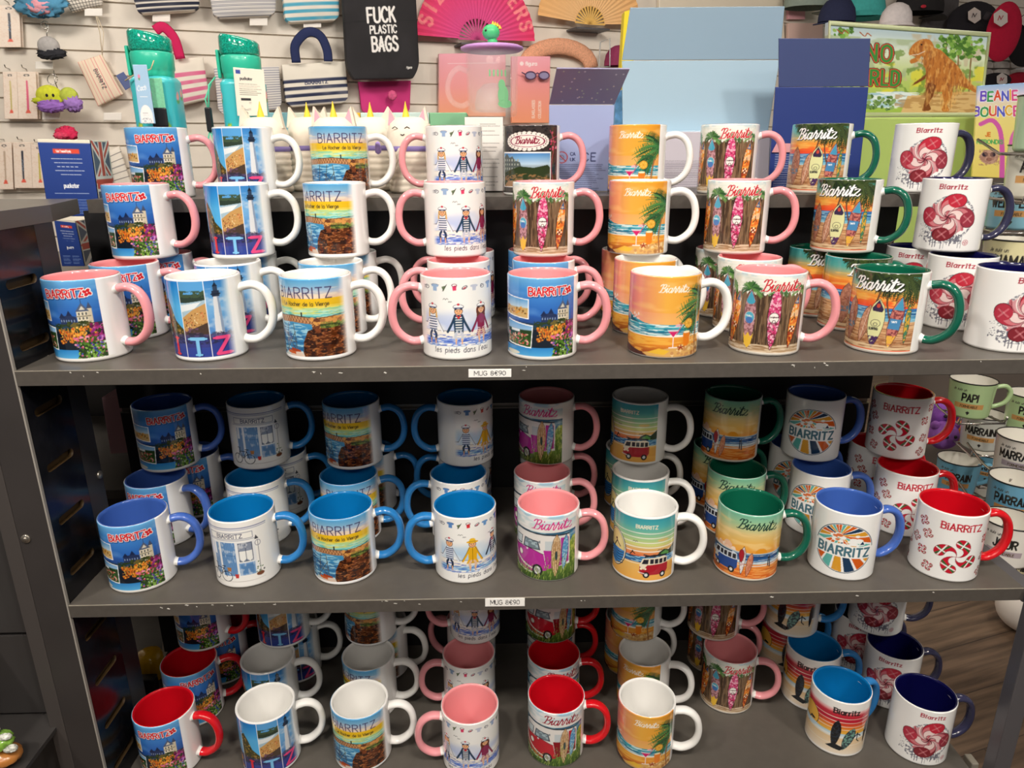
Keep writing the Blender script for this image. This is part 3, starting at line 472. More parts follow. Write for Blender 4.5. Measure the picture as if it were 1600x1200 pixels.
def van_print(red=False):
    body='b8309a' if not red else 'c01c2c';A=Art(200,95,'f4f2ee');E_=196
    A.grad([(0,'a8d0e4'),(.15,'d8e4e4'),(.22,'e8e4e0')],0,0,E_,95);A.noise(0,0,E_,24,'f8f6f4',18,5,.4,.6,.9)
    A.grad([(0,'2c5a78'),(.4,'4a88a8'),(1,'2f6484')],0,23,E_,48);A.noise(0,23,E_,42,'a8ccd8',18,1.2,.5,.58,.8)
    A.grad([(0,'8aa83c'),(.5,'5a7a28'),(1,'3a5a1c')],150,34,E_,95);A.noise(130,34,E_,95,'b8c860',1.6,5,.5,.6,.8);A.poly([(150,34),(190,34),(182,46),(150,56)],'3a7090')
    A.grad([(0,'6a8a34'),(1,'34501c')],0,74,E_,95)
    for ox in(-110,0):
        X=lambda x:x+ox+15
        A.poly([(X(86),30),(X(100),24),(X(168),27),(X(170),34),(X(170),74),(X(84),76)],'e8e4e0');A.line([(X(84),31),(X(100),25),(X(168),28)],2.2,'34404c',sm=True)
        A.poly([(X(84),52),(X(118),50),(X(134),56),(X(138),80),(X(120),84),(X(96),82),(X(84),74)],body);A.poly([(X(134),50),(X(168),48),(X(168),70),(X(138),78)],body if not red else '8a1420');A.poly([(X(156),32),(X(168),33),(X(168),64),(X(158),66)],body)
        A.poly([(X(88),36),(X(103),35),(X(101),49),(X(87),50)],'3a4250');A.poly([(X(89),37),(X(101.5),36),(X(100),47.5),(X(88.5),48.5)],'d0dce0');A.poly([(X(107),35),(X(127),37),(X(130),50),(X(104),50)],'3a4250');A.poly([(X(108.5),37),(X(125.5),38.5),(X(128),48.5),(X(106),48.5)],'a8bcc4');A.noise(X(106),36,X(130),49,'6a7a84',5,3,.5,.6,.8)
        A.rect(X(136),36,X(150),50,'c8d0d4');A.ell(X(111),52,1.6,1.6,'e0e0e0')
        A.line([(X(84),60),(X(92),70),(X(108),77),(X(122),80)],2.6,'f0ece8',sm=True);A.ell(X(99),61.5,4.2,4.8,'6a5a60');A.ell(X(99),61.5,3.4,4,'f8f4e8');A.line([(X(84),56),(X(100),50.5),(X(118),50.5),(X(134),56)],.8,'4a2434' ,sm=True)
        A.line([(X(84),79),(X(96),84),(X(118),86)],2.,'c8c8c8',sm=True);A.ell(X(126),81,7,9,'1c1c20');A.ell(X(126),81,4.4,6,'d8d8dc');A.ell(X(126),81,2.2,3.2,'8a8a90')
        surfboard(A,X(160),82,54,9,'5a98c8',.08,'a8cce0',seed=3);m,p,b=surfboard(A,X(149),90,64,12,'d8b890',.03,'c09868',seed=5)
        for u in(-3.6,-1.4,1.4,3.6):A.line([m(u,.16),m(u*1.1,.5),m(u,.84)],.5,'7a5030',sm=True)
        A.ell(*m(.4,.5),1.8,7,'3a4a4a')
    R=random.Random(2)
    for i in range(420):
        x=R.uniform(0,E_);y=R.uniform(78,98) if x<150 else R.uniform(62,98);A.line([(x,y),(x+R.uniform(-2,3),y-R.uniform(4,9))],.5,R.choice(['7a9a3a','4a6a20','a8b858','304a18','c8cc70']))
    for dw,c in((1.5,'d83a88' if not red else '9c1830'),):A.script(133,19,54,c,dw,sq=1.1);A.script(24,19,50,c,dw)
    A.rect(E_,0,200,95,'f4f2ee');return A
def minivan(A,x,y,s,c,c2='f0e4cc'):
    P=lambda L:[(x+a*s,y+b*s) for a,b in L]
    A.poly(P([(0,-12),(3,-20),(26,-22),(30,-20),(31,-4),(28,0),(4,1),(0,-2)]),c2);A.poly(P([(0,-10),(4,-6),(8,-12),(31,-13),(31,-4),(28,0),(4,1),(0,-2)]),c)
    A.poly(P([(2,-13),(4,-18.6),(9,-19),(8.4,-13.4)]),'2a2a34')
    for i in range(4):A.poly(P([(10.5+i*5,-13.6),(10.5+i*5,-19),(14.2+i*5,-19.3),(14.2+i*5,-13.8)]),'2a2a34')
    for wx in(7,25):A.ell(x+wx*s,y+.5*s,3.4*s,3.8*s,'1c1c20');A.ell(x+wx*s,y+.5*s,1.7*s,2*s,'e0e0e0')
    A.ell(x+1.6*s,y-7*s,1.3*s,1.5*s,'f8f0d0');A.ell(x+6*s,y-7*s,1.1*s,1.3*s,'f8f0d0');A.line(P([(-1,-2.6),(5,-1)]),1*s,'e8e4dc')
def retro_print():
    A=Art(200,95,'f6f5f2');E_=190
    A.grad([(0,'3aa0b0'),(.14,'58b4b4'),(.3,'a0cc98'),(.42,'d8dc88'),(.52,'eca868'),(.62,'e0603c'),(.66,'e8704a')],0,1,E_,93)
    for i,yy in enumerate((23,30,37,44,50)):A.line([(0,yy-2),(100,yy),(E_,yy-1)],1.1+.1*i,'f8f4e8')
    A.ell(170,33,8,2,'e8c078',.8)
    A.poly([(160,58),(166,50),(172,47),(180,50),(190,42),(190,62)],'2f4030');A.poly([(168,52),(174,49),(180,53),(178,60),(166,60)],'5a9a50')
    A.grad([(0,'2f78b0'),(1,'2a5c98')],0,57,E_,66);A.noise(0,56,E_,68,'a8d8ec',6,1,.5,.56,.9)
    A.grad([(0,'eebc68'),(1,'f0b050')],0,66,E_,93);A.line([(0,66),(60,64),(120,68),(190,67)],1.2,'f4e4c0',sm=True);A.poly([(140,72),(E_,70),(E_,84),(150,84)],'e0a048',.6)
    A.ell(103,55,19,28,'1c2430');A.ell(103,55,18,27,'f4ecd8');A.ell(103,55,16.5,25.5,'1c2430');A.ell(103,55,16,25,'e8d890');A.poly([(88,56),(119,56),(118,66),(112,76),(103,80),(94,76),(88,66)],'3a86cc')
    for i in range(5):A.line([(89,60+i*4),(97,57+i*4),(107,61+i*4),(117,59+i*4)],1.1,'1c2c50',sm=True)
    A.line([(99,56),(105,46),(112,52)],1.6,'1c2024');A.ell(104,43.5,1.8,1.8,'1c2024')
    for (x,y) in((134,36),(166,48)):gulls(A,x,y,3,'22303a')
    A.line([(128,56),(131,52),(134,54)],1.2,'2a2020',sm=True);A.ell(131,50.6,1,1,'2a2020');A.ell(130,58,5,1,'1c3a60')
    minivan(A,141,84,1.22,'b02030');A.line([(148,57),(158,55),(176,56)],2.6,'2a2c34');A.line([(146,54),(160,57)],1.8,'3a3c44')
    A.text('BIARRITZ',134,15.5,4.8,'f8ecd0',1.1,sp=1.5);minivan(A,22,84,1.2,'b02030')
    A.rect(E_,0,200,95,'f6f5f2');A.rect(0,93.5,200,95,'f6f5f2');return A
def beachvan_print():
    A=Art(200,95);A.grad([(0,'7cc0a4'),(.12,'a0cca0'),(.28,'e4cc8c'),(.45,'f0b858'),(.58,'f0a040')],0,0,200,95);A.noise(0,10,200,50,'f8d898',26,7,.5,.7,.6)
    for ox in(-90,0):
        X=lambda x:x+ox
        A.blobs(X(92),44,X(138),56,60,['f4d0b8','f0c0a0','f8e0cc'],2,5,3,lambda x,y:y>60-(1-abs(x-X(112))/26)*16);A.rect(X(88),54,X(144),60,'f0c8a8')
        A.ell(X(159),55,8,8,'e89828')
    A.grad([(0,'d8e4e4'),(.15,'2a5c98'),(.6,'3a78b4'),(.8,'dce8ec'),(1,'6aa0c4')],0,55,200,72);A.noise(0,57,200,71,'f0f4f4',14,.9,.52,.58,.9);A.noise(0,57,200,68,'1c4078',12,1,.55,.6,.8,seed=4)
    A.grad([(0,'ec9444'),(.5,'e87828'),(1,'d86420')],0,71,200,95);A.noise(0,71,200,95,'f8b868',12,1.4,.5,.6,.7);A.line([(0,72),(80,71),(140,74),(200,72)],1.6,'f0e4d8',sm=True)
    for ox in(-90,0):
        minivan(A,92+ox,84,1.25,'244a94','dce4ec');A.line([(90+ox,58),(122+ox,57)],2,'3a4a60');A.ell(101+ox,88,20,2,'a85424',.8)
        surfboard(A,143+ox,90,36,7,'c8785a',.12,'d89878',seed=3);surfboard(A,136+ox,88,42,6.4,'e8e4e4',.03,'d0a8a8',seed=4);surfboard(A,135+ox,70,20,6,'a82430',.0,None)
        A.line([(170+ox,64),(170+ox,74)],1.6,'1c2430');A.ell(170+ox,62,1.2,1.3,'1c2430');A.line([(172+ox,60),(173+ox,76)],1.6,'22304a');A.ell(174+ox,80,8,1,'b85a20',.8)
    A.script(125,20,52,'1f4038',1.5,rot=.02,sq=1.15);A.script(40,21,44,'1f4038',1.5,sq=1.1);A.rect(0,93.5,200,95,'f0e4d0');return A
def badge_print():
    A=Art(200,95,'fafaf8')
    for cx in(142,34):
        cy=50;R_=35;A.ell(cx,cy,R_+1.6,R_+1.6,'24465c');A.ell(cx,cy,R_+.6,R_+.6,'fafaf8')
        def cl(P,c):
            b=A._box(cx-R_,cy-R_,cx+R_,cy+R_);sl,X,Y=b;m=A._pm(np.array(P,float),X,Y)&(np.hypot(X-cx,Y-cy)<R_);A._put(sl,m*1.,c)
        cs=['d8601c','60b8b0','fafaf8','e0a030','1f3c5c','d8601c','60b8b0','e0a030','fafaf8','d8601c','60b8b0','1f3c5c']
        vx,vy=cx-7,cy-19
        for i in range(22):
            a=math.pi*i/11.;b=a+math.pi/11-.06;cl([(vx,vy),(vx+70*math.cos(a),vy+70*math.sin(a)),(vx+70*math.cos(b),vy+70*math.sin(b))],['d8601c','60b8b0','e0a030','d8601c','1f3c5c','e0a030','60b8b0','d8601c'][i%8])
        cl([(cx-40,cy-8),(cx-12,cy-6),(cx,cy-8),(cx+12,cy-4),(cx+40,cy-8),(cx+40,cy-4),(cx-40,cy-4)],'fafaf8')
        for (x,y,r) in((-14,-17,4),(-8,-19,5),(-3,-16,4),(-12,-12,4),(-5,-11,3.4)):A.ell(cx+x,cy+y,r,r*.7,'fafaf8')
        for (x,y,r) in((-12,-17,3),(-7,-19,4),(-9,-12,2.6)):A.ell(cx+x,cy+y,r,r*.55,'e07848')
        for (x,y,r) in((10,-14,5),(16,-13,6),(14,-20,3),(6,-11,3.4),(21,-9,4)):A.ell(cx+x,cy+y,r,r*.6,'fafaf8')
        A.poly([(cx+18,cy-8),(cx+21,cy-13),(cx+24,cy-8)],'1f3c5c');A.poly([(cx+2,cy-6),(cx+10,cy-12),(cx+20,cy-6)],'fafaf8')
        # band with the name
        A.rect(cx-38,cy-5,cx+38,cy+13,'fafaf8');A.text('BIARRITZ',cx,cy+10,12,'4a7484',2.7,sp=1.9,sq=.86,center=True)
    return A
def crosses_print():
    A=Art(200,95,'f8f7f5')
    def L(cx,cy,r,rot=.2,big=False):
        for k in range(4):
            P=comma(cx,cy,r,rot+k*math.pi/2,1);A.poly(P,'c81c34');xs=[p[0] for p in P];ys=[p[1] for p in P];bx,by=sum(xs)/len(xs),sum(ys)/len(ys)
            hx=cx+r*.68*math.cos(rot+k*math.pi/2-.15*-1);hy=cy+r*.68*math.sin(rot+k*math.pi/2+.15)
            b=A._box(min(xs),min(ys),max(xs),max(ys));sl,X,Y=b;m=A._pm(np.array(P),X,Y)
            u,v=X-hx,Y-hy;g=(abs(abs(u)-abs(v))<r*.07)*m;gw=(np.minimum(abs(u+v*.5),abs(v-u*.5))<r*.04)*m
            A._put(sl,g*1.,'2f6a3a');A._put(sl,gw*1.,'f4f4f0');A.line(P+P[:1],.45 if big else .3,'8a1c2c')
    for cx in(142,34):L(cx,59,26,.2,True)
    for i,(x,y) in enumerate(((106,36),(102,62),(112,82),(90,48),(98,20),(180,34),(182,62),(180,84),(74,60),(66,30),(70,84),(10,36),(4,70),(190,14))):L(x,y,7.5,.2+i*.4)
    A.text('BiARRiTZ',120,21,9.4,'c42034',1.7,sp=1.5,serif=1.,sq=.88);A.text('BiARRiTZ',10,21,9.4,'c42034',1.7,sp=1.5,serif=1.,sq=.88);return A
def dusk_print():
    A=Art(200,95,'faf7f2')
    A.grad([(0,'faf7f2'),(.12,'f0a0a0'),(.2,'c83040'),(.45,'c01c38'),(.62,'e0582c'),(.8,'f0a038'),(1,'f0c050')],0,12,200,56)
    for y in(28,35,42,48):A.line([(0,y+1),(100,y),(200,y-1)],1.,'f6e8d8')
    A.grad([(0,'b8d8e8'),(.5,'e8f0f0'),(1,'f0dcb8')],0,55,200,66);A.grad([(0,'eccc9c'),(1,'f6e8d4')],0,64,200,92);A.line([(0,62),(60,66),(120,60),(200,63)],1.,'f8f8f4',sm=True);A.line([(0,74),(90,78),(200,74)],.8,'f8f0e4',sm=True)
    A=Sh(A,17);A.ell(92,44,17,19,'26202a');A.ell(92,44,16.2,18.2,'f0b848');A.poly([(76,54),(108,54),(104,60),(96,63),(84,62)],'c8e0ec');A.line([(84,50),(92,54),(96,48)],1.6,'1c1c20',sm=True);A.ell(98,50,5,2,'1c1c20');A=A.A
    for cx in(0,-110):
        surfboard(A,150+cx,82,50,12,'16181c',.05,'26303c',seed=2);surfboard(A,163+cx,84,42,14,'3a4a50',.3,'7ab0a0',seed=5);A.poly([(140+cx,82),(150+cx,74),(166+cx,80),(160+cx,86)],'1c2024')
        A.line([(176+cx,62),(182+cx,56),(188+cx,60)],1.6,'16181c',sm=True);A.line([(182+cx,57),(182+cx,66),(186+cx,70)],1.4,'16181c');A.ell(182+cx,54,1.3,1.3,'16181c')
        surfboard(A,196+cx,76,40,6,'16181c',.05,None)
    gulls(A,128,40,3,'6a1420')
    A.text('Biarritz',145,20,8.6,'1c1c1e',1.8,sp=1.6,serif=1.1,sq=.88);A.text('Biarritz',24,20,9,'1c1c1e',2.,sp=1.7,serif=1.2);return A
PRINTS=dict(castle=castle_print,lighthouse=lighthouse_print,rocher=rocher_print,kids_rose=kids_print,kids_blue=lambda:kids_print(True),lace=lace_print,sunset=sunset_print,fence=fence_print,surf=surf_print,swirl=swirl_print,
 shop=shop_print,van_purple=van_print,van_red=lambda:van_print(True),retro=retro_print,beachvan=beachvan_print,badge=badge_print,crosses=crosses_print,dusk=dusk_print)
# ---------------------------------------------------------------- prints of the things around the mugs
def dino_art():
    A=Art(250,150,'d8e4b0',4.)
    A.grad([(0,'b8d0e0'),(.3,'dce4cc'),(.6,'b8cc70'),(1,'9ab84a')],0,0,250,150)
    A.noise(0,20,250,90,'a8b890',20,20,.45,.6,.8);A.noise(120,10,250,90,'c8b89a',12,22,.5,.6,.7,seed=2);A.noise(0,60,250,120,'e0d840',24,16,.5,.6,.8,seed=3);A.noise(0,30,250,130,'6a8c3a',9,9,.58,.66,.7,seed=6)
    for x in(20,205,225,185):A.line([(x,20),(x+4,110)],2.5,'8a7048');A.blobs(x-14,8,x+18,46,40,['5a8a34','7aa848','48742c','9ac060'],2,5,x)
    A.poly([(0,118),(120,108),(160,118),(170,134),(0,140)],'a8c8d8');A.noise(0,110,170,138,'f0f4f4',16,3,.5,.56,.8);A.poly([(130,116),(250,104),(250,150),(120,150)],'d8b47c');A.noise(110,106,250,150,'a87c48',16,4,.52,.6,.6);A.blobs(60,116,110,140,50,['6a8a4a','8aa868','4a6a34'],2,4,8)
    for (x,y) in((20,14),(56,16)):A.line([(x-8,y-3),(x,y+3),(x+4,y-2),(x+10,y+2)],1.6,'a85428',sm=True)
    # large brown meat-eater
    b_='c07834';d_='7a4420';A.poly([(160,30),(176,34),(190,46),(206,60),(222,82),(238,98),(247,104),(240,108),(224,100),(206,96),(196,104),(182,108),(168,102),(158,90),(156,70),(150,54)],b_,sm=True)
    A.poly([(127,38),(134,26),(146,18),(158,18),(166,30),(164,44),(154,52),(148,46),(142,56),(132,60),(130,54),(140,48),(128,46)],b_,sm=True)
    A.poly([(158,92),(174,96),(172,114),(166,128),(170,140),(156,142),(158,130),(160,112)],d_,sm=True);A.poly([(184,96),(200,94),(202,116),(196,130),(200,142),(188,142),(190,126),(186,112)],b_,sm=True);A.poly([(158,76),(150,84),(140,92),(136,98),(144,94),(156,86)],d_)
    A.noise(126,16,248,142,'e8b468',3,9,.5,.66,.6,poly=[(127,38),(146,18),(166,30),(206,60),(247,104),(224,100),(200,142),(186,142),(182,108),(156,142),(156,70)])
    A.noise(126,16,248,142,'7a4020',2,9,.58,.68,.45,poly=[(127,38),(146,18),(166,30),(206,60),(247,104),(224,100),(200,142),(186,142),(182,108),(156,142),(156,70)],seed=5);A.ell(146,27,1.6,1.4,'1c1410');A.line([(130,46),(142,44),(152,38)],1,'f4ead0')
    for w,c in((9,'2a1c1c'),(7,'e04838'),(4.6,'3f8a3c')):
        A.text('DINO',30,58,26,c,w,sp=2.4,sq=.8);A.text('WORLD',26,98,24,c,w,sp=2.2,sq=.74)
    return A
def bouncer_art():
    A=Art(80,150,'f4e48c',4.);A.grad([(0,'9cc0ea'),(.12,'e8dcec'),(.3,'f4e48c'),(1,'f0dc70')],0,0,80,150)
    for t,x,y in(('BEANIE',6,24),('BOUNCERS',-4,48)):
        px=x
        for k,ch in enumerate(t):
            c=['6a4ac8','2f9a50','e05030','5a60d0','e8b020','e04890','e87828','4aa0d8'][k%8];px+=A.text(ch,px,y+(k%2)*1.5,14,W_,4.6)*1;A.text(ch,px-GL[ch][0]*14/6.,y+(k%2)*1.5,14,c,3);px+=3
    A.line([(8,62),(24,56),(36,70),(40,100),(40,150)],7,'d860b0',sm=True);A.line([(78,56),(56,80),(50,120)],6,'e070b8',sm=True)
    A.text('JE',16,82,6,'e08030',1.6);A.text('REBONDIS',4,94,6,'50b060',1.5,sp=1.4);A.ell(22,116,13,12,'c8a08c');A.ell(16,112,4,4,'2a2030');A.ell(27,112,4,4,'2a2030');A.ell(22,120,4,3,'7a4a40');A.noise(8,104,36,130,'a87a68',3,3,.5,.6,.7)
    return A
def jack_art(w=36,h=110):
    A=Art(w,h,'e8e0cc',4.);A.rect(2,2,w-2,h,'5a6478')
    for P in([(2,2),(w,60)],[(w,2),(2,60)]):A.line(P,9,'e8e4dc');A.line(P,3.5,'c8503c')
    A.rect(w*.36,2,w*.64,h,'e8e4dc');A.rect(w*.42,2,w*.58,h,'c8503c');A.rect(2,52,w-2,74,'e8e4dc');A.rect(2,56,w-2,70,'c8503c');A.line([(2,h),(w/2,74)],6,'e8e4dc');A.line([(w,h),(w/2,74)],6,'e8e4dc');return A
def navybox_art():
    A=Art(84,118,'24408c',4.);A.grad([(0,'2c4896'),(1,'203a80')],0,0,84,118);A.rect(0,0,84,5,'f0e8d4');A.rect(22,14,64,21,'e8503c')
    A.text('Solar Powered Royalty',27,19,3,W_,.5,sp=1,sq=.62)
    for i,(a,b) in enumerate(((18,68),(22,66),(22,70),(30,62))):A.scribble(a,29+i*6+(6 if i>1 else 0),b,2.4,'dce4f4',seed=i,w=1,rag=.05)
    for i in range(5):A.line([(26+i*7,41),(30+i*7,41)],1.,'c8d4ec')
    A.text('puckator',32,73,6,W_,1.2,sp=1.2,sq=.8);A.scribble(16,82,74,1.4,'b8c8e8',1,seed=3,w=.6);A.scribble(10,92,38,1.6,'8aa4d8',9,2.6,seed=8,w=.8);A.scribble(44,92,74,1.6,'8aa4d8',9,2.6,seed=9,w=.8);return A
def infobox_art(bg,ink,marks=True,w=110,h=160,y0=100):
    A=Art(w,h,bg,4.)
    if marks:
        A.ell(20,84,9,9,'b83a3a',1,ring=1.6);A.line([(14,78),(26,90)],1.6,'b83a3a');A.ell(20,84,3.4,3.4,'6a6a78',1,ring=.9);A.text('UK',34,90,5,ink,1.3);A.text('CA',34,81,5,ink,1.3);A.text('CE',54,90,13,ink,2,sp=2)
    A.scribble(8,y0,w-8,1.8,ink,16,3.3,seed=4,w=.9);return A
def whitebox_art():
    A=Art(60,110,'f2ece6',4.)
    for i,y in enumerate((10,13,20,26,38,44,50,62,68,74,88,96)):A.scribble(24,y,56,1.8,'6a6460',1,seed=i,w=.8)
    A.scribble(24,101,50,1.8,'6a6460',1,seed=40,w=.8);return A
def stripes_art(w,h,bg,c,n,th,top=0,txt=None,tc='333a50',tilt=0):
    A=Art(w,h,bg,3.);g=(h-top)/n
    for i in range(n):
        y=top+g*(i+.5);A.line([(-2,y),(w+2,y+tilt)],th,c)
    A.noise(0,0,w,h,'d8d0c4',30,20,.5,.8,.25)
    if txt:A.text(txt,w/2,h*.5,h*.085,tc,h*.02,sp=1.5,center=True)
    return A
def blackbag_art():
    A=Art(150,200,'211f22',3.);A.noise(0,90,150,96,'121114',60,3,.4,.5,.6);A.noise(0,0,150,200,'302e32',40,50,.5,.8,.5)
    for t,x,y,h,w,Wd in(('FUCK',74,93,26,4.6,56),('PLASTIC',77,114,14,2.7,54),('BAGS',79,147,26,4.6,52)):
        L=(sum(GL[c][0]+1.7 for c in t)-1.7)*h/6.;A.text(t,x,y,h,'f2efec',w,sp=1.7,sq=Wd/L,center=True,rot=-.02)
    A.text('figura',124,181,4,'e8e4e0',1.);return A
def sunglass_art():
    A=Art(60,112,'f4a0a8',4.);A.grad([(0,'f4a4b4'),(.4,'f49a98'),(1,'f8a078')],0,0,60,112);A.ell(15,12,3,3.4,'fce0e0');A.text('figura',21,15,6,'fce4e4',1.4,sp=1.2,sq=.9);A.text('SUNGLASSES',36,104,4,'fcd8c8',1,rot=-1.57);A.text('COLLECTION',46,104,4,'fcd8c8',1,rot=-1.57);return A
def pinkcard_art():
    A=Art(80,130,'f4a8b4',3.);A.grad([(0,'f4a8b8'),(.5,'f4a0a0'),(1,'f8a880')],0,0,80,130);A.rect(10,20,70,21,'fad0d8');return A
def tag_art():
    A=Art(40,74,'f0e8d8',4.);A.rect(3,3,9,9,'3a4aa0');A.text('puckator',8,18,4.2,'2a2a30',.9,sp=1,sq=.8)
    A.scribble(6,24,35,1.4,'5a5650',7,2.8,seed=5,w=.7);A.rect(7,46,20,50,'2a2a2c')
    A.noise(7,52,21,66,'8a8680',6,6,.45,.6,.5);A.ell(12,70,2.4,2.4,'5a5650',1,ring=.7);return A
def bluetag_art():
    A=Art(36,100,'a8cce8',4.);A.text('Cacti',4,44,8,'f4f8fc',1.4,rot=-.1,it=.3);A.scribble(8,54,28,1.6,W_,1,seed=1,w=.8);A.ell(18,90,15,22,'f4f4f2');A.scribble(10,82,26,1.2,'9aa0a8',4,3,seed=2,w=.6);A.ell(12,20,3,4,'e890b0');A.ell(12,24,2,2,'60a060')
    for i in range(3):A.ell(9+i*8,96,2.6,4,'8a98a8',1,ring=.6)
    return A
def pencil_art(c):
    A=Art(24,80,'f2e0d0',4.);A.noise(0,0,24,80,'e8cdb8',2,2,.6,.66,.5);A.line([(12,16),(12.5,66)],2.6,'2a3040' if c=='k' else c);A.line([(11,30),(13.4,34),(11,38),(13.4,42),(11,46),(13.4,50)],1.,c if c!='k' else '6a7a90');A.poly([(9,70),(16,70),(14,64),(11,64)],'e8604a');A.ell(12,6,3,1.6,'3a3a3a',1,ring=.8);return A
def pouch_art(c='e88a8a'):
    A=Art(130,84,'f4e0c8',3.)
    for i in range(8):A.line([(-2,8+i*10.5),(132,8+i*10.5)],1.4,c)
    A.text('BIARRITZ',65,46,10,'3a3040',2,sp=1.6,center=True);return A
def price_art(t='MUG 8€90'):
    A=Art(62,14,'f6f4f0',8.);A.text(t,31,10.4,7,'2c2a30',.95,sp=1.3,center=True);return A
def gift_art(l1,l2,bg):
    A=Art(90,62,bg,4.)
    A.text(l1,10,14,4.6,'4a4640',.8,sp=1.2,it=.2);A.text(l2,45,32,13,'2a2826',3,sp=1.6,center=True,sq=.82);A.rect(16,37,74,46,'d8a060' if bg!='f0ebe2' else 'b8a8b0');A.text('FORMIDABLE',45,44,4.2,'5a4a30',.9,center=True,sp=1.4);A.poly([(41,53),(45,50.6),(49,53),(45,58)],'2a2826');return A
def bottle_art():
    A=Art(240,170,'3fc4cc',3.);A.grad([(0,'4ccad0'),(1,'2fb0c8')],0,0,240,170);R=random.Random(4)
    for i in range(16):
        x=10+i*15;y=20+(i*47)%140;A.ell(x,y,5,7,['f0a0b8','8ac850','e8b840'][i%3],rot=.3);A.ell(x,y+7,6,3,'48a860');A.ell(x+1,y-1,2,2,'f8d860')
    return A
def fan_art(c0,c1,txt,tc):
    A=Art(200,200,c0,3.)
    b=A._box(0,0,200,200);sl,X,Y=b;ang=np.arctan2(200-Y,X-100);r=np.hypot(X-100,200-Y);t=np.clip((r-40)/60,0,1)[...,None];A.I[sl]=col(c1)*(1-t)+col(c0)*t
    n=len(txt)
    for i,ch in enumerate(txt):
        if ch==' ':continue
        a=math.pi*(.95-.9*(i+.5)/n);h=20;x=100+74*math.cos(a);y=200-74*math.sin(a);A.text(ch,x,y,h,tc,4.4,rot=math.pi/2-a,center=True,sq=.8)
    return A
def bagcloth_art():
    A=Art(60,120,'f4e060',3.);A.rect(0,0,60,60,'e8b0d0')
    for i in range(12):A.rect(i*5,0,i*5+2.4,58,'f4e4ec')
    A.rect(0,58,60,60,'b0b0b0');A.ell(30,90,9,9,'e8c040',1,ring=1.4);return A
PRINTS.update({k:globals()[k] for k in('dino_art','bouncer_art','jack_art','navybox_art','blackbag_art','sunglass_art','tag_art','bluetag_art','price_art','whitebox_art')})
PRINTS['gift']=lambda:gift_art('Je suis un','PAPI','c8dcb0');PRINTS['fan']=lambda:fan_art('e83a68','e05088','SIZE MATTERS','f88a90');PRINTS['info']=lambda:infobox_art('9aa8d0','3a4468');PRINTS['pencil']=lambda:pencil_art('e05a80')
# ---------------------------------------------------------------- pixel rays to points at a real depth
def ray(px,py): return FW*FPX+RT*(px-800)-UP*(py-600)
def at(px,py,Y):
    r=ray(px,py); return r*(Y/r.y)
def atz(px,py,z):
    r=ray(px,py); return r*(z/r.z)
def atx(px,py,X):
    r=ray(px,py); return r*(X/r.x)
WA=at(35,115,3.45); WB=at(900,70,4.37); WD=Vector((WB.x-WA.x,WB.y-WA.y,0)).normalized(); WN=Vector((WD.y,-WD.x,0))
def wall(off=0.):
    # plane parallel to the slatted wall, off metres in front of it
    def f(px,py):
        r=ray(px,py); P=WA+WN*off; return r*(P.dot(WN)/r.dot(WN))
    f.n=WN; return f
def vert(Y):
    def f(px,py): return at(px,py,Y)
    f.n=Vector((0,-1,0)); return f
def lin(c):
    c=np.clip(np.asarray(c,float),0,1); return np.where(c<=.04045,c/12.92,((c+.055)/1.055)**2.4)
# ---------------------------------------------------------------- materials (all node based)
MATS={}
def mat(name,hexcol,rough=.5,metal=0,coat=0,noise=0,nscale=30,spec=.5,trans=0,bump=0,alpha=1,ior=1.45,emit=0):
    if name in MATS: return MATS[name]
    m=bpy.data.materials.new(name); m.use_nodes=True; nt=m.node_tree; b=nt.nodes['Principled BSDF']
    c=lin(hexc(hexcol)); b.inputs['Base Color'].default_value=(*c,1); b.inputs['Roughness'].default_value=rough; b.inputs['Metallic'].default_value=metal
    b.inputs['Coat Weight'].default_value=coat; b.inputs['Coat Roughness'].default_value=.05; b.inputs['Specular IOR Level'].default_value=spec
    b.inputs['Transmission Weight'].default_value=trans; b.inputs['IOR'].default_value=ior
    if noise or bump:
        tc=nt.nodes.new('ShaderNodeTexCoord'); n=nt.nodes.new('ShaderNodeTexNoise'); n.inputs['Scale'].default_value=nscale; n.inputs['Detail'].default_value=5; nt.links.new(tc.outputs['Object'],n.inputs['Vector'])
        if noise:
            r=nt.nodes.new('ShaderNodeValToRGB'); r.color_ramp.elements[0].position=.3; r.color_ramp.elements[1].position=.7
            r.color_ramp.elements[0].color=(*[v*(1-noise) for v in c],1); r.color_ramp.elements[1].color=(*[min(1,v*(1+noise)) for v in c],1)
            nt.links.new(n.outputs['Fac'],r.inputs['Fac']); nt.links.new(r.outputs['Color'],b.inputs['Base Color'])
        if bump:
            bp=nt.nodes.new('ShaderNodeBump'); bp.inputs['Strength'].default_value=bump; bp.inputs['Distance'].default_value=.002; nt.links.new(n.outputs['Fac'],bp.inputs['Height']); nt.links.new(bp.outputs['Normal'],b.inputs['Normal'])
    MATS[name]=m; return m
def printed(name,rough,coat=0):
    m=bpy.data.materials.new(name); m.use_nodes=True; nt=m.node_tree; b=nt.nodes['Principled BSDF']
    a=nt.nodes.new('ShaderNodeAttribute'); a.attribute_name='Col'; nt.links.new(a.outputs['Color'],b.inputs['Base Color'])
    b.inputs['Roughness'].default_value=rough; b.inputs['Coat Weight'].default_value=coat; b.inputs['Coat Roughness'].default_value=.04; return m
PR_GLAZE=printed('printed_glaze',.10,.6); PR_CARD=printed('printed_card',.42); PR_CLOTH=printed('printed_cloth',.85); PR_PLAS=printed('printed_plastic',.25,.3)
WHITE=mat('white_glaze','f4f2ee',.14,coat=.5)
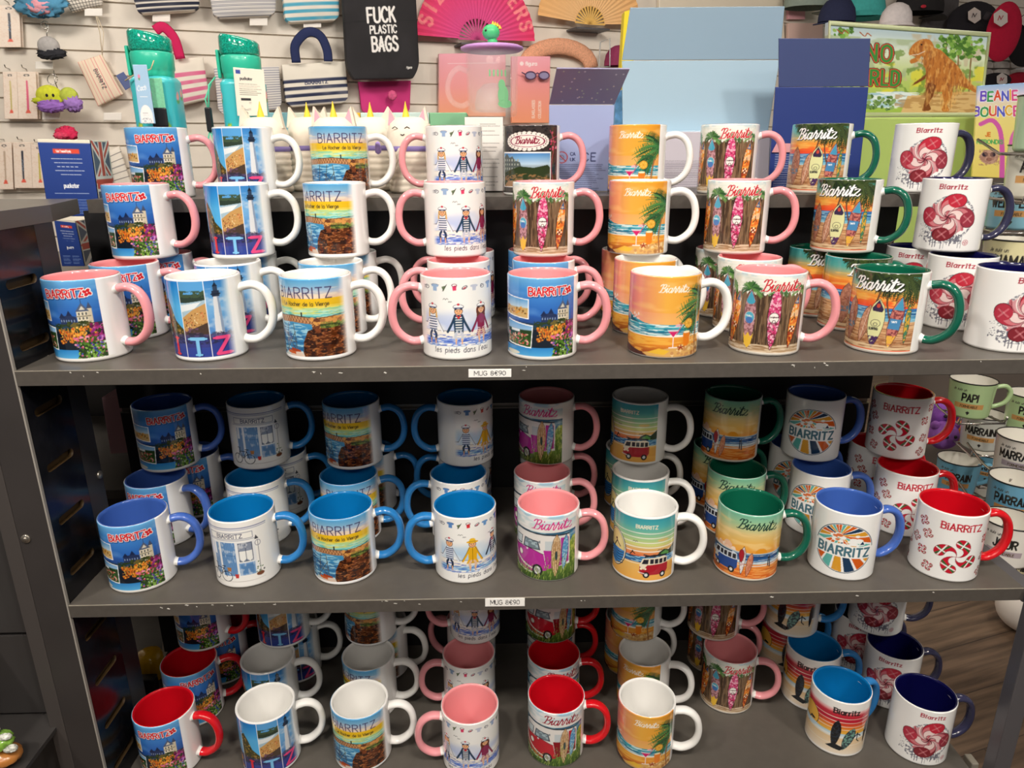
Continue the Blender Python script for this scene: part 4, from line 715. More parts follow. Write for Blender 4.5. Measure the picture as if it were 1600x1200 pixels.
# ---------------------------------------------------------------- mesh building
class MB:
    def __init__(s): s.v=[];s.f=[];s.m=[];s.sm=[]
    def add(s,vs,fs,m=0,sm=False):
        o=len(s.v); s.v+=[tuple(v) for v in vs]; s.f+=[tuple(i+o for i in f) for f in fs]; s.m+=[m]*len(fs); s.sm+=[sm]*len(fs); return s
    def box(s,x0,x1,y0,y1,z0,z1,m=0,bev=0):
        if bev:
            b=min(bev,(x1-x0)*.45,(y1-y0)*.45,(z1-z0)*.45); bm=bmesh.new(); bmesh.ops.create_cube(bm,size=1)
            for v in bm.verts: v.co=Vector(((x0+x1)/2+v.co.x*(x1-x0),(y0+y1)/2+v.co.y*(y1-y0),(z0+z1)/2+v.co.z*(z1-z0)))
            bmesh.ops.bevel(bm,geom=bm.edges[:],offset=b,segments=2,affect='EDGES',profile=.5); bm.verts.index_update()
            s.add([v.co[:] for v in bm.verts],[[v.index for v in f.verts] for f in bm.faces],m); bm.free(); return s
        return s.add([(x,y,z) for z in(z0,z1) for y in(y0,y1) for x in(x0,x1)],[(0,2,3,1),(4,5,7,6),(0,1,5,4),(2,6,7,3),(0,4,6,2),(1,3,7,5)],m)
    def tube(s,pts,r,n=10,m=0,cap=True,closed=False,ax=None,r2=None):
        P=[Vector(p) for p in pts]; N=len(P); vs=[];fs=[]; up=Vector(ax) if ax else None
        rs=r if isinstance(r,(list,tuple)) else [r]*N
        prev=None
        for i,p in enumerate(P):
            a=P[i-1] if (i>0 or closed) else p; b=P[(i+1)%N] if (i<N-1 or closed) else p
            t=(b-a).normalized()
            if up: u=up-t*up.dot(t)
            elif prev is None: u=t.orthogonal()
            else: u=prev-t*prev.dot(t)
            u.normalize(); prev=u; w=t.cross(u); q=(r2 if r2 else rs[i])
            for k in range(n):
                an=2*math.pi*k/n; vs.append(p+u*(math.cos(an)*q)+w*(math.sin(an)*rs[i]))
        R=N if closed else N-1
        for i in range(R):
            j=(i+1)%N
            for k in range(n): fs.append((i*n+k,i*n+(k+1)%n,j*n+(k+1)%n,j*n+k))
        s.add(vs,fs,m,True)
        if cap and not closed: s.add(vs[:n],[tuple(range(n))[::-1]],m); s.add(vs[-n:],[tuple(range(n))],m)
        return s
    def lathe(s,prof,n=40,c=(0,0,0),m=0,sx=1,sy=1,sq=None,rot=None):
        vs=[];fs=[]
        for r,z in prof:
            for k in range(n):
                a=2*math.pi*k/n; ca,sa=math.cos(a),math.sin(a); rr=r
                if sq: rr=r/((abs(ca)**sq+abs(sa)**sq)**(1/sq))
                v=Vector((rr*ca*sx,rr*sa*sy,z)); 
                if rot: v=rot@v
                vs.append((c[0]+v.x,c[1]+v.y,c[2]+v.z))
        for i in range(len(prof)-1):
            for k in range(n): fs.append((i*n+k,i*n+(k+1)%n,(i+1)*n+(k+1)%n,(i+1)*n+k))
        return s.add(vs,fs,m,True)
    def prism(s,pts,d,m=0,sm=False):
        P=[Vector(p) for p in pts]; d=Vector(d); n=len(P); vs=P+[p+d for p in P]
        return s.add(vs,[tuple(range(n)),tuple(range(n,2*n))[::-1]]+[(i,i+n,(i+1)%n+n,(i+1)%n) for i in range(n)],m,sm)
    def ball(s,c,r,sc=(1,1,1),m=0,n=16,rot=None,bump=0,seed=0):
        R=random.Random(seed); prof=[(math.sin(math.pi*i/n),-math.cos(math.pi*i/n)) for i in range(n+1)]; vs=[];fs=[];k2=n*2
        for a,b in prof:
            for k in range(k2):
                an=2*math.pi*k/k2; v=Vector((a*math.cos(an)*sc[0],a*math.sin(an)*sc[1],b*sc[2]))*(r*(1+bump*R.uniform(-1,1)))
                if rot: v=rot@v
                vs.append(Vector(c)+v)
        for i in range(n):
            for k in range(k2): fs.append((i*k2+k,i*k2+(k+1)%k2,(i+1)*k2+(k+1)%k2,(i+1)*k2+k))
        return s.add(vs,fs,m,True)
def P_(o):
    return Vector((0,0,0)) if o is None else Vector(o['_w'])
def link(me,name,parent=None,world=None):
    o=bpy.data.objects.new(name,me); S.collection.objects.link(o)
    if parent is not None: o.parent=parent
    return o
def put(me,name,parent,local=False):
    # coordinates arrive in world space; the origin goes to the thing's base, or to the parent's origin
    n=len(me.vertices); co=np.empty(n*3); me.vertices.foreach_get('co',co); co=co.reshape(-1,3)
    if parent is None:
        b=Vector(((co[:,0].min()+co[:,0].max())/2,(co[:,1].min()+co[:,1].max())/2,co[:,2].min()))
    else: b=ORG[parent.name]
    if local: b=Vector((0,0,0)) if parent is not None else b
    co-=np.array(b); me.vertices.foreach_set('co',co.ravel()); me.update()
    o=link(me,name,parent)
    if parent is None: o.location=b
    ORG[o.name]=b
    return o
ORG={}
def build(mb,name,mats,parent=None,local=False,recalc=True):
    me=bpy.data.meshes.new(name); me.from_pydata(mb.v,[],mb.f)
    for m in (mats if isinstance(mats,(list,tuple)) else [mats]): me.materials.append(m)
    me.polygons.foreach_set('material_index',mb.m); me.polygons.foreach_set('use_smooth',mb.sm)
    if recalc:
        bm=bmesh.new(); bm.from_mesh(me); bmesh.ops.remove_doubles(bm,verts=bm.verts[:],dist=1e-6); bmesh.ops.recalc_face_normals(bm,faces=bm.faces[:]); bm.to_mesh(me); bm.free()
    return put(me,name,parent,local)
def thing(name,loc,label,cat,group=None,rz=0):
    o=bpy.data.objects.new(name,None); S.collection.objects.link(o); o.empty_display_size=.02; o.location=loc; o.rotation_euler=(0,0,rz); ORG[o.name]=Vector(loc); return tag(o,label,cat,group)
def tag(o,label,cat,group=None):
    o['label']=label; o['category']=cat
    if group: o['group']=group
    return o
def struct(o): o['kind']='structure'; return o
def colors(me,C):
    a=me.color_attributes.new('Col','FLOAT_COLOR','POINT'); b=np.ones((len(me.vertices),4)); b[:,:3]=lin(C); a.data.foreach_set('color',b.ravel())
def grid_mesh(F,B,C,name,m,smooth=True):
    # F,B: (nv+1,nu+1,3) front and back sheets; C colours; closed all round
    nv,nu=F.shape[0]-1,F.shape[1]-1; N=(nv+1)*(nu+1); idx=np.arange(N).reshape(nv+1,nu+1)
    q=np.stack([idx[:-1,:-1],idx[1:,:-1],idx[1:,1:],idx[:-1,1:]],-1).reshape(-1,4); qb=q[:,::-1]+N
    ring=np.concatenate([idx[0,:],idx[1:,-1],idx[-1,:-1][::-1],idx[1:-1,0][::-1]]); r2=np.roll(ring,-1); qs=np.stack([ring,r2,r2+N,ring+N],-1)
    Q=np.concatenate([q,qb,qs]); me=bpy.data.meshes.new(name); V=np.concatenate([F.reshape(-1,3),B.reshape(-1,3)])
    me.vertices.add(len(V)); me.vertices.foreach_set('co',V.ravel()); me.loops.add(len(Q)*4); me.loops.foreach_set('vertex_index',Q.ravel().astype(np.int32)); me.polygons.add(len(Q)); me.polygons.foreach_set('loop_start',np.arange(0,len(Q)*4,4,dtype=np.int32)); me.update(calc_edges=True)
    sm=np.ones(len(Q),bool); sm[len(q)+len(qb):]=False
    if not smooth: sm[:]=False
    me.polygons.foreach_set('use_smooth',sm); me.materials.append(m); Cf=C.reshape(-1,3); colors(me,np.concatenate([Cf,Cf])); me.validate(); return me
def quad(name,A,c4,plane,th,m,parent=None,bulge=0,res=None,wave=0,n=None,cut=0):
    # printed sheet between four picture corners (TL,TR,BR,BL) lying on a real plane
    c=[plane(*p) if len(p)==2 else Vector(p) for p in c4]; W=max((c[1]-c[0]).length,(c[2]-c[3]).length); Hh=max((c[3]-c[0]).length,(c[2]-c[1]).length)
    if res: nu,nv=res
    else:
        px=FPX/max(.5,c[0].length); nu=int(min(420,max(2,W*px*1.25))); nv=int(min(420,max(2,Hh*px*1.25)))
    C=A.vert(nu,nv); u=np.linspace(0,1,nu+1)[None,:,None]; v=np.linspace(0,1,nv+1)[:,None,None]; c=[np.array(k) for k in c]
    u=np.broadcast_to(u,(nv+1,nu+1,1)); u=.5+(u-.5)*(1-cut*np.clip((v-.8)/.2,0,1)**2.2) if cut else u
    F=(c[0]*(1-u)+c[1]*u)*(1-v)+(c[3]*(1-u)+c[2]*u)*v
    n_=np.array(n if n is not None else plane.n); bu=bulge*(np.sin(np.pi*u)*np.sin(np.pi*np.clip(v,.0,1)))**.5 if bulge else 0
    if wave: bu=bu+wave*np.sin(u*9+v*3)*np.sin(v*np.pi)
    Fr=F+n_*bu; Bk=F-n_*(th+(bu if bulge else 0)); return put(grid_mesh(Fr,Bk,C,name,m),name,parent)
def flat(col_,w=8,h=8): return Art(w,h,col_,1.)
def pxprism(mb,pts,plane,th,m=0):
    P=[plane(*p) for p in pts]; return mb.prism(P,-plane.n*th,m)
def spline(P,n=6):
    return [tuple(p) for p in smooth(np.array(P,float),n)]
# ---------------------------------------------------------------- the printed mugs
MR,MH=.041,.095
SPAN=math.radians(284.)
def body_mesh(key):
    A=PRINTS[key](); nu,nv=336,150; C=A.vert(nu,nv)
    th=list(-SPAN+SPAN*np.linspace(0,1,nu+1))+list(np.linspace(0,2*math.pi-SPAN,10)[1:-1]); th=np.array(th); n=len(th)
    wc=np.array([.957,.949,.937]); Cw=np.concatenate([C,np.tile(wc,(nv+1,n-nu-1,1))],1)
    z=MH-.0012-(MH-.0042)*np.linspace(0,1,nv+1)
    rows=[(MR-.0034,MH-.0012),(MR-.0026,MH-.0002),(MR-.0014,MH),(MR-.0004,MH-.0004)]+[(MR,a) for a in z]+[(MR-.0008,.001),(MR-.0028,0),(MR-.006,0),(MR-.007,.002),(0.001,.002)]
    top=4; R=len(rows); V=np.empty((R,n,3)); K=np.empty((R,n,3)); K[:]=wc
    for i,(r,a) in enumerate(rows): V[i,:,0]=r*np.cos(th);V[i,:,1]=r*np.sin(th);V[i,:,2]=a
    K[top:top+nv+1]=Cw; K[top-1]=Cw[0]
    idx=np.arange(R*n).reshape(R,n); nx=np.roll(idx,-1,1); Q=np.stack([idx[1:],nx[1:],nx[:-1],idx[:-1]],-1).reshape(-1,4)
    me=bpy.data.meshes.new('body'); me.vertices.add(R*n); me.vertices.foreach_set('co',V.ravel()); me.loops.add(Q.size); me.loops.foreach_set('vertex_index',Q.ravel().astype(np.int32)); me.polygons.add(len(Q)); me.polygons.foreach_set('loop_start',np.arange(0,Q.size,4,dtype=np.int32)); me.update(calc_edges=True)
    me.polygons.foreach_set('use_smooth',np.ones(len(Q),bool)); me.materials.append(PR_GLAZE); colors(me,K.reshape(-1,3)); me.validate(); return me
def lining_mesh(m):
    mb=MB(); mb.lathe([(MR-.0012,MH+.0001),(MR-.0022,MH+.0003),(MR-.0034,MH-.0006),(MR-.0038,MH-.004),(MR-.0038,.014),(MR-.0055,.0085),(MR-.011,.006),(.001,.0055)],64)
    me=bpy.data.meshes.new('lining'); me.from_pydata(mb.v,[],mb.f); me.polygons.foreach_set('use_smooth',mb.sm); me.flip_normals(); me.materials.append(m); return me
HP=[(.0385,.0785),(.046,.0805),(.055,.0815),(.0645,.0775),(.0715,.0685),(.0748,.055),(.0745,.042),(.0705,.030),(.063,.0215),(.054,.0165),(.046,.0160),(.0385,.0175)]
def handle_mesh(m):
    P=[(r,0,z) for r,z in HP]; P=spline(P,4); N=len(P); mb=MB()
    rs=[.0068]*N; 
    for i in range(N):
        e=min(i,N-1-i); rs[i]=.0066+(.0022 if e==0 else .0012 if e==1 else .0004 if e==2 else 0)
    mb.tube(P,rs,14,0,ax=(0,1,0),r2=None)
    # section: wide across, slimmer in the plane of the loop
    me=bpy.data.meshes.new('handle'); vs=[]; k=0
    Pv=[Vector(p) for p in P]
    mb2=MB(); vs=[]; n=14
    for i,p in enumerate(Pv):
        a=Pv[max(0,i-1)];b=Pv[min(N-1,i+1)];t=(b-a).normalized();u=Vector((0,1,0));w=t.cross(u);e=min(i,N-1-i);g=1.35 if e==0 else 1.12 if e==1 else 1
        for k in range(n):
            an=2*math.pi*k/n; vs.append(p+u*(math.cos(an)*.0072*g)+w*(math.sin(an)*.0050*g))
    fs=[];mi=[]
    for i in range(N-1):
        s_=sum((Pv[j+1]-Pv[j]).length for j in range(0,i));e_=sum((Pv[j+1]-Pv[j]).length for j in range(i+1,N-1))
        for k in range(n): fs.append((i*n+k,i*n+(k+1)%n,(i+1)*n+(k+1)%n,(i+1)*n+k)); mi.append(1 if min(s_,e_)<.0052 else 0)
    me.from_pydata(vs,[],fs); me.materials.append(m); me.materials.append(WHITE); me.polygons.foreach_set('material_index',mi); me.polygons.foreach_set('use_smooth',[True]*len(fs))
    bm=bmesh.new(); bm.from_mesh(me); bmesh.ops.recalc_face_normals(bm,faces=bm.faces[:]); bm.to_mesh(me); bm.free(); return me
GLZ={'pink':('f29a9e','ec9aa0'),'white':('f1efeb','f4f2ee'),'green':('0f6048','12604c'),'navy':('0c0c44','33334f'),'blue':('3f63b4','4468bc'),'teal':('0a72b4','2a7cc0'),'red':('c80e1e','d2141f')}
LIN={k:lining_mesh(mat(k+'_lining',v[0],.14,coat=.5)) for k,v in GLZ.items()}
HAN={k:handle_mesh(mat(k+'_handle',v[1],.13,coat=.5)) for k,v in GLZ.items()}
BOD={}
MARGIN=dict(castle=5.7,lighthouse=16,rocher=11,lace=5.7,sunset=5.7,fence=7,surf=7,van_purple=5.7,van_red=5.7,retro=14)
NAMES=dict(castle='castle and flowers photo',lighthouse='lighthouse and beach panels',rocher='footbridge and rock poster',kids_rose='seated sailor children',kids_blue='children in yellow and stripes',lace='lace and hotel photo',sunset='cocktail beach sunset',fence='surfboards on wooden fence',surf='palm beach and surfboards',swirl='red four-headed swirl',shop='blue shopfront and bicycle',van_purple='purple camper van',van_red='red camper van',retro='striped sky and red van',beachvan='blue van on orange beach',badge='round sun badge',crosses='small and large Basque crosses',dusk='red dusk and black surfboards')
def mug(design,glz,x,y,z,al,ep,where,group):
    if design not in BOD: BOD[design]=body_mesh(design)
    t=thing('mug',(x,y,z),f"{glz}-lined mug with {NAMES[design]}, {where}",'mug',group)
    b=math.degrees(math.atan2(-y,-x)); left=al<0; ep+=MARGIN.get(design,0)
    o=link(BOD[design],'body',t); o.rotation_euler=(0,0,math.radians(b+ep+(284 if left else 0)))
    link(LIN[glz],'lining',t)
    h=link(HAN[glz],'handle',t); h.rotation_euler=(0,0,math.radians(b+al)); return t
zT,zA,zB,zC=-.063,-.2302,-.5334,-.8428
P,Wt,G,N,B,TB,R_='pink','white','green','navy','blue','teal','red'
UPC=['far left','second from left','third from left','fourth from left','fifth from left','fourth from right','third from right','second from right','far right']
def row(data,z,where,group):
    for i,d in enumerate(data):
        if d: mug(d[0],d[1],d[2],d[3],z,d[4],d[5],where+', '+UPC[i],group)
row([('castle',P,-.4800,1.095,76,40),('lighthouse',Wt,-.3580,1.095,74,35),('rocher',Wt,-.2235,1.095,92,70),('kids_rose',P,-.0590,1.095,-90,-39),('lace',P,.0523,1.095,92,62),('sunset',Wt,.2055,1.095,86,48),('fence',P,.3385,1.095,90,58),('surf',G,.4725,1.095,86,58),('swirl',N,.6245,1.095,125,88)],zT,'on raised back ledge','mugs on the raised back ledge')
row([('castle',P,-.4760,1.000,60,22),('lighthouse',Wt,-.3440,1.000,80,43),('rocher',Wt,-.2145,1.000,85,28),('kids_rose',P,-.0547,.996,-87,-37),('fence',P,.0637,.9914,85,52),('sunset',Wt,.1940,1.000,92,58),('fence',P,.3275,1.000,90,55),('surf',G,.4780,1.000,82,49),('swirl',N,.6235,1.000,116,78)],zA+MH,'stack top, upper shelf','stacked mugs of the upper shelf')
row([('castle',P,-.4805,.9454,72,36),('lighthouse',Wt,-.3487,.9480,76,36),('rocher',Wt,-.2146,.9420,84,45),('kids_rose',P,-.0495,.9455,-86,-46),('castle',P,.0612,.9440,88,50),('sunset',Wt,.1948,.9411,92,65),('fence',P,.3328,.9470,92,55),('surf',G,.4778,.9480,125,95),('swirl',N,.6179,.9480,122,80)],zA,'stack base, upper shelf','lower mugs of the upper shelf')
row([('castle',P,-.4728,1.035,80,40),('lighthouse',Wt,-.3535,1.035,84,40),('rocher',Wt,-.2116,1.035,88,40),('kids_rose',P,-.0443,1.035,-95,-30),('castle',P,.0576,1.035,85,45),('sunset',Wt,.1915,1.035,95,60),('fence',P,.3275,1.035,95,60),('surf',G,.4639,1.035,120,90),('swirl',N,.6071,1.035,122,70)],zA,'back row, upper shelf','back mugs of the upper shelf')
row([('castle',P,-.4823,.8465,54,18),('lighthouse',Wt,-.3414,.8441,72,36),('rocher',Wt,-.2106,.8411,80,41),('kids_rose',P,-.0478,.8379,-83,-54),('castle',P,.0532,.8320,84,59),('sunset',Wt,.1969,.8340,102,78),('fence',P,.3215,.8394,90,66),('surf',G,.4643,.8378,80,50),('swirl',N,.6130,.8378,145,110)],zA,'front row, upper shelf','front mugs of the upper shelf')
row([('castle',B,-.4863,.9960,80,48),('shop',TB,-.3534,1.002,85,61),('rocher',TB,-.2144,.9960,80,34),('kids_blue',TB,-.0493,1.0011,-85,-15),('van_purple',P,.0711,1.003,80,34),('retro',Wt,.2085,.9987,82,40),('beachvan',G,.3479,1.003,112,64),('badge',B,.4697,.9996,120,82),('crosses',R_,.6012,1.0018,115,82)],zB+MH,'stack top, middle shelf','stacked mugs of the middle shelf')
row([('castle',B,-.4879,.9465,50,14),('shop',TB,-.3474,.9456,75,50),('rocher',TB,-.2151,.947,88,62),('kids_blue',TB,-.0582,.9456,-85,-45),('van_purple',P,.062,.9455,84,52),('retro',Wt,.2039,.9467,86,58),('beachvan',G,.3439,.9480,112,72),('badge',B,.4669,.9480,112,76),('crosses',R_,.5917,.9455,122,104)],zB,'stack base, middle shelf','lower mugs of the middle shelf')
row([('castle',B,-.4745,1.035,75,30),('shop',TB,-.3395,1.035,80,60),('rocher',TB,-.2034,1.035,85,30),('kids_blue',TB,-.0533,1.035,-88,-30),('van_purple',P,.0742,1.035,85,40),('retro',Wt,.2079,1.035,88,60),('beachvan',G,.3463,1.035,115,70),('badge',B,.4671,1.035,120,86),('crosses',R_,.5943,1.035,118,110)],zB,'back row, middle shelf','back mugs of the middle shelf')
row([('castle',B,-.4702,.84,72,33),('shop',TB,-.3346,.8476,70,45),('rocher',TB,-.2067,.8500,85,50),('kids_blue',TB,-.0458,.8485,-85,-46),('van_purple',P,.0638,.8500,88,59),('retro',Wt,.1912,.8422,88,64),('beachvan',G,.3281,.8418,102,86),('badge',B,.4558,.839,120,86),('crosses',R_,.5899,.8313,120,102)],zB,'front row, middle shelf','front mugs of the middle shelf')
row([('castle',R_,-.4790,.9991,55,26),('lighthouse',Wt,-.3520,1.003,78,44),('rocher',Wt,-.2120,1.004,80,16),('kids_rose',P,-.0428,1.004,-86,-57),('van_red',R_,.0811,1.003,90,72),('sunset',Wt,.2213,1.003,82,44),('fence',P,.3480,1.000,90,58),('dusk',TB,.4788,1.004,100,48),('swirl',N,.6188,1.004,105,84)],zC+MH,'stack top, bottom shelf','stacked mugs of the bottom shelf')
row([('castle',R_,-.4840,.9425,86,58),('lighthouse',Wt,-.3639,.9470,74,34),('rocher',Wt,-.2081,.9480,75,18),('kids_rose',P,-.0512,.9480,-85,-60),('van_red',R_,.0817,.9419,90,72),('sunset',Wt,.2251,.9448,80,38),('fence',P,.3614,.9470,90,68),('dusk',TB,.4953,.9480,114,51),('swirl',N,.6236,.9480,120,80)],zC,'stack base, bottom shelf','lower mugs of the bottom shelf')
row([('castle',R_,-.4722,1.035,80,40),('lighthouse',Wt,-.3493,1.035,80,44),('rocher',Wt,-.2003,1.035,66,30),('kids_rose',P,-.0506,1.035,-112,-50),('van_red',R_,.0848,1.035,88,60),('sunset',Wt,.2181,1.035,86,56),('fence',P,.3628,1.035,90,60),('dusk',TB,.4888,1.035,120,75),('swirl',N,.6124,1.035,115,84)],zC,'back row, bottom shelf','back mugs of the bottom shelf')
row([('castle',R_,-.4804,.8444,56,21),('lighthouse',Wt,-.3379,.8483,82,54),('rocher',Wt,-.2048,.8514,80,45),('kids_rose',P,-.0458,.8374,-85,-68),('van_red',R_,.0785,.8528,88,62),('sunset',Wt,.2083,.8427,90,65),None,('dusk',TB,.4985,.8600,142,72),('swirl',N,.6115,.8405,128,104)],zC,'front row, bottom shelf','front mugs of the bottom shelf')
# ---------------------------------------------------------------- the room
FZ=-1.45
def floor_mat():
    m=bpy.data.materials.new('floor_planks'); m.use_nodes=True; nt=m.node_tree; b=nt.nodes['Principled BSDF']; L=nt.links.new
    tc=nt.nodes.new('ShaderNodeTexCoord'); mp=nt.nodes.new('ShaderNodeMapping'); mp.inputs['Rotation'].default_value=(0,0,-0.311); L(tc.outputs['Object'],mp.inputs['Vector'])
    br=nt.nodes.new('ShaderNodeTexBrick'); br.inputs['Scale'].default_value=1; br.inputs['Brick Width'].default_value=1.2; br.inputs['Row Height'].default_value=.16; br.inputs['Mortar Size'].default_value=.0015
    br.inputs['Color1'].default_value=(*lin(hexc('74614f')),1); br.inputs['Color2'].default_value=(*lin(hexc('5f4d3f')),1); br.inputs['Mortar'].default_value=(*lin(hexc('3f342c')),1); L(mp.outputs[0],br.inputs['Vector'])
    m2=nt.nodes.new('ShaderNodeMapping'); m2.inputs['Scale'].default_value=(1.5,22,1); L(mp.outputs[0],m2.inputs['Vector'])
    n=nt.nodes.new('ShaderNodeTexNoise'); n.inputs['Scale'].default_value=2.2; n.inputs['Detail'].default_value=6; L(m2.outputs[0],n.inputs['Vector'])
    mx=nt.nodes.new('ShaderNodeMixRGB'); mx.blend_type='MULTIPLY'; mx.inputs[0].default_value=.75; r=nt.nodes.new('ShaderNodeValToRGB'); r.color_ramp.elements[0].position=.35; r.color_ramp.elements[0].color=(.35,.33,.31,1); r.color_ramp.elements[1].position=.65; r.color_ramp.elements[1].color=(1.25,1.2,1.15,1); L(n.outputs['Fac'],r.inputs['Fac'])
    L(br.outputs['Color'],mx.inputs[1]); L(r.outputs[0],mx.inputs[2]); L(mx.outputs[0],b.inputs['Base Color']); b.inputs['Roughness'].default_value=.45; return m
struct(build(MB().box(-4,5,-2.6,6,FZ-.03,FZ),'floor',floor_mat()))
struct(build(MB().box(-4,5,-2.6,6,1.26,1.3),'ceiling',mat('ceiling_paint','e8e4de',.8)))
# slatted wall: boards with shadow grooves every 10 cm
def slat_wall(P0,P1,z0,z1,pitch,name,m,zg):
    n=WN; mb=MB(); z=zg
    while z>z0: z-=pitch
    while z<z1:
        a,b=z+.004,z+pitch-.004
        mb.prism([P0+Vector((0,0,a-P0.z)),P1+Vector((0,0,a-P1.z)),P1+Vector((0,0,b-P1.z)),P0+Vector((0,0,b-P0.z))],-n*.018); z+=pitch
    mb.prism([P0-n*.018+Vector((0,0,z0-P0.z)),P1-n*.018+Vector((0,0,z0-P1.z)),P1-n*.018+Vector((0,0,z1-P1.z)),P0-n*.018+Vector((0,0,z1-P0.z))],-n*.03)
    return struct(build(mb,name,m))
slat_wall(WA-WD*1.2,WA+WD*6.2,FZ,1.26,.1,'wall_back',mat('slat_board','e6ddd0',.45,noise=.05,nscale=8),WA.z)
# ---------------------------------------------------------------- the shelf unit
LAM=mat('grey_laminate','59544e',.38,noise=.06,nscale=60,spec=.4); EDG=mat('grey_edge','524d48',.35,noise=.08,nscale=120,spec=.5); WEAR=mat('worn_edge','968f82',.5); BLK=mat('black_board','1d1c1e',.5,noise=.15,nscale=20); STEEL=mat('dark_steel','4c4844',.35,metal=.3)
XL,XR,D=-.535,.665,.7765
CH=mat('paint_chip','d8d4cc',.6)
def shelf(z,label,chips,y1=1.088):
    t=thing('shelf_board',((XL+XR)/2,D,z-.018),label,'shelf','boards of the mug display'); t_=t
    build(MB().box(XL,XR,D+.0012,y1,z-.018,z),'board',LAM,t); build(MB().box(XL,XR,D,D+.0012,z-.0172,z-.0007),'front_edge',EDG,t)
    build(MB().box(XL,XR,D,D+.0012,z-.0007,z+.00005),'worn_edge_line',WEAR,t)
    mb=MB(); R=random.Random(len(label))
    for x in chips:
        for k in range(R.choice((1,2,3))):
            u=x+R.uniform(-.012,.012);a=z-R.uniform(.0015,.007);w=R.uniform(.0008,.0045)*(1 if k==0 else .5);h=R.uniform(.0005,.0013);mb.prism([(u,D-.0001,a),(u+w,D-.0001,a-h),(u+w*1.4,D-.0001,a-h*.2),(u+w*.5,D-.0001,a+h)],(0,.0004,0))
    build(mb,'paint_chips',CH,t); return t
shelf(zA,'long grey upper shelf board carrying the pink and white mugs',[-.47,-.45,-.33,-.2,-.17,-.13,.03,.33,.36,.37,.55])
shelf(zB,'long grey middle shelf board with most chipped front edge',[-.42,-.41,-.39,-.37,-.36,-.33,-.28,-.15,-.13,-.11,-.05,.1,.33,.46,.55])
shelf(zC,'long grey bottom shelf board low in the photo',[-.3,.1,.4])
t=thing('ledge_board',(.04,1.045,zT-.018),'raised grey ledge board across the back of the display','shelf')
build(MB().box(-.568,.655,1.0462,1.52,zT-.018,zT),'board',LAM,t); build(MB().box(-.568,.655,1.045,1.0462,zT-.018,zT),'front_edge',EDG,t)
# black grooved back with metal inserts
t=thing('back_panel',(0,1.09,-1.3),'black grooved back panel behind the mug rows','panel')
mb=MB(); gz=[-.39,-.5334-.009,-.69,-.8428-.009,-.24,-1.0]; zs=sorted(gz)
prev=-1.3
for g in zs: mb.box(-.6,.6,1.09,1.11,prev,g-.004); prev=g+.004
mb.box(-.6,.6,1.09,1.11,prev,zT-.0185); mb.box(-.6,.6,1.105,1.115,-1.3,zT-.0185); build(mb,'board',BLK,t)
mb=MB()
for g in(-.39,-.69,-1.0,-.24): mb.box(-.6,.6,1.096,1.0995,g-.004,g+.0035);mb.box(-.6,.6,1.0885,1.0995,g-.0045,g-.0033)
build(mb,'groove_insert',mat('groove_metal','8a8680',.3,metal=.8),t)
mb=MB()
for x in(-.268,): mb.tube([(x-.012,1.07,zA-.024),(x,1.055,zA-.021),(x+.03,1.055,zA-.021),(x+.035,1.085,zA-.022)],.0022,6)
for x in(.335,-.3): mb.tube([(x,1.085,zA-.022),(x,1.05,zA-.021),(x-.03,1.05,zA-.022)],.0022,6)
tag(build(mb,'shelf_clip',mat('clip_steel','c8c4bc',.3,metal=.8)),'bent steel clips just under the upper shelf board','clip')
# left side of the unit
def slot_panel(name,x,y0,y1,z0,z1,slots,m,m2,label):
    t=thing(name,(x,(y0+y1)/2,z0),label,'panel'); mb=MB(); th=.006
    ys,ye=y0+.013,y1-.014; hh=.0055
    def loop(zc,xx):
        L=[]
        for k in range(7): a=-math.pi/2+math.pi*k/6; L.append((xx,ye-hh+hh*math.cos(a),zc+hh*math.sin(a)))
        for k in range(7): a=math.pi/2+math.pi*k/6; L.append((xx,ys+hh+hh*math.cos(a),zc+hh*math.sin(a)))
        return L
    edges=[z0]+[(a+b)/2 for a,b in zip(slots[:-1],slots[1:])]+[z1]
    for i,zc in enumerate(slots):
        a,b=edges[i],edges[i+1]
        for xx in(x,x-th):
            L=loop(zc,xx); out=[]
            for (_,yy,zz) in L:
                dy,dz=yy-(ys+ye)/2,zz-zc; out.append((xx,y1 if dy>0 else y0,b if dz>1e-5 else a if dz<-1e-5 else zc))
            vs=L+out; n=len(L); mb.add(vs,[(k,(k+1)%n,n+(k+1)%n,n+k) for k in range(n)])
        A_,B_=loop(zc,x),loop(zc,x-th); n=len(A_); mb.add(A_+B_,[(k,(k+1)%n,n+(k+1)%n,n+k) for k in range(n)],1,True)
    build(mb,'panel',[m,m2],t); build(MB().box(x-.016,x-.0075,y0+.001,y1-.001,z0,z1),'liner',m2,t); return t
MIR=mat('black_mirror','141418',.2,noise=.6,nscale=30,spec=.55,bump=.25); BRZ=mat('bronze_liner','4a3820',.5)
slot_panel('slotted_side_panel',XL,.781,.8635,zA+.0005,-.0799,[zA+.022+.07*i for i in range(2)],MIR,BRZ,'glossy black slotted side panel left of the upper shelf')
slot_panel('slotted_side_panel',XL,.781,.8635,zB+.0005,zA-.019,[zB+.035+.0705*i for i in range(4)],MIR,BRZ,'glossy black slotted side panel left of the middle shelf')
slot_panel('slotted_side_panel',XL,.781,.8635,zC+.0005,zB-.019,[zC+.035+.0705*i for i in range(4)],MIR,BRZ,'glossy black slotted side panel left of the bottom shelf')
DS=mat('upright_grey','393534',.4,noise=.08,nscale=15)
t=thing('upright',(-.56,.8,FZ),'dark grey left upright of the mug display with screws','upright')
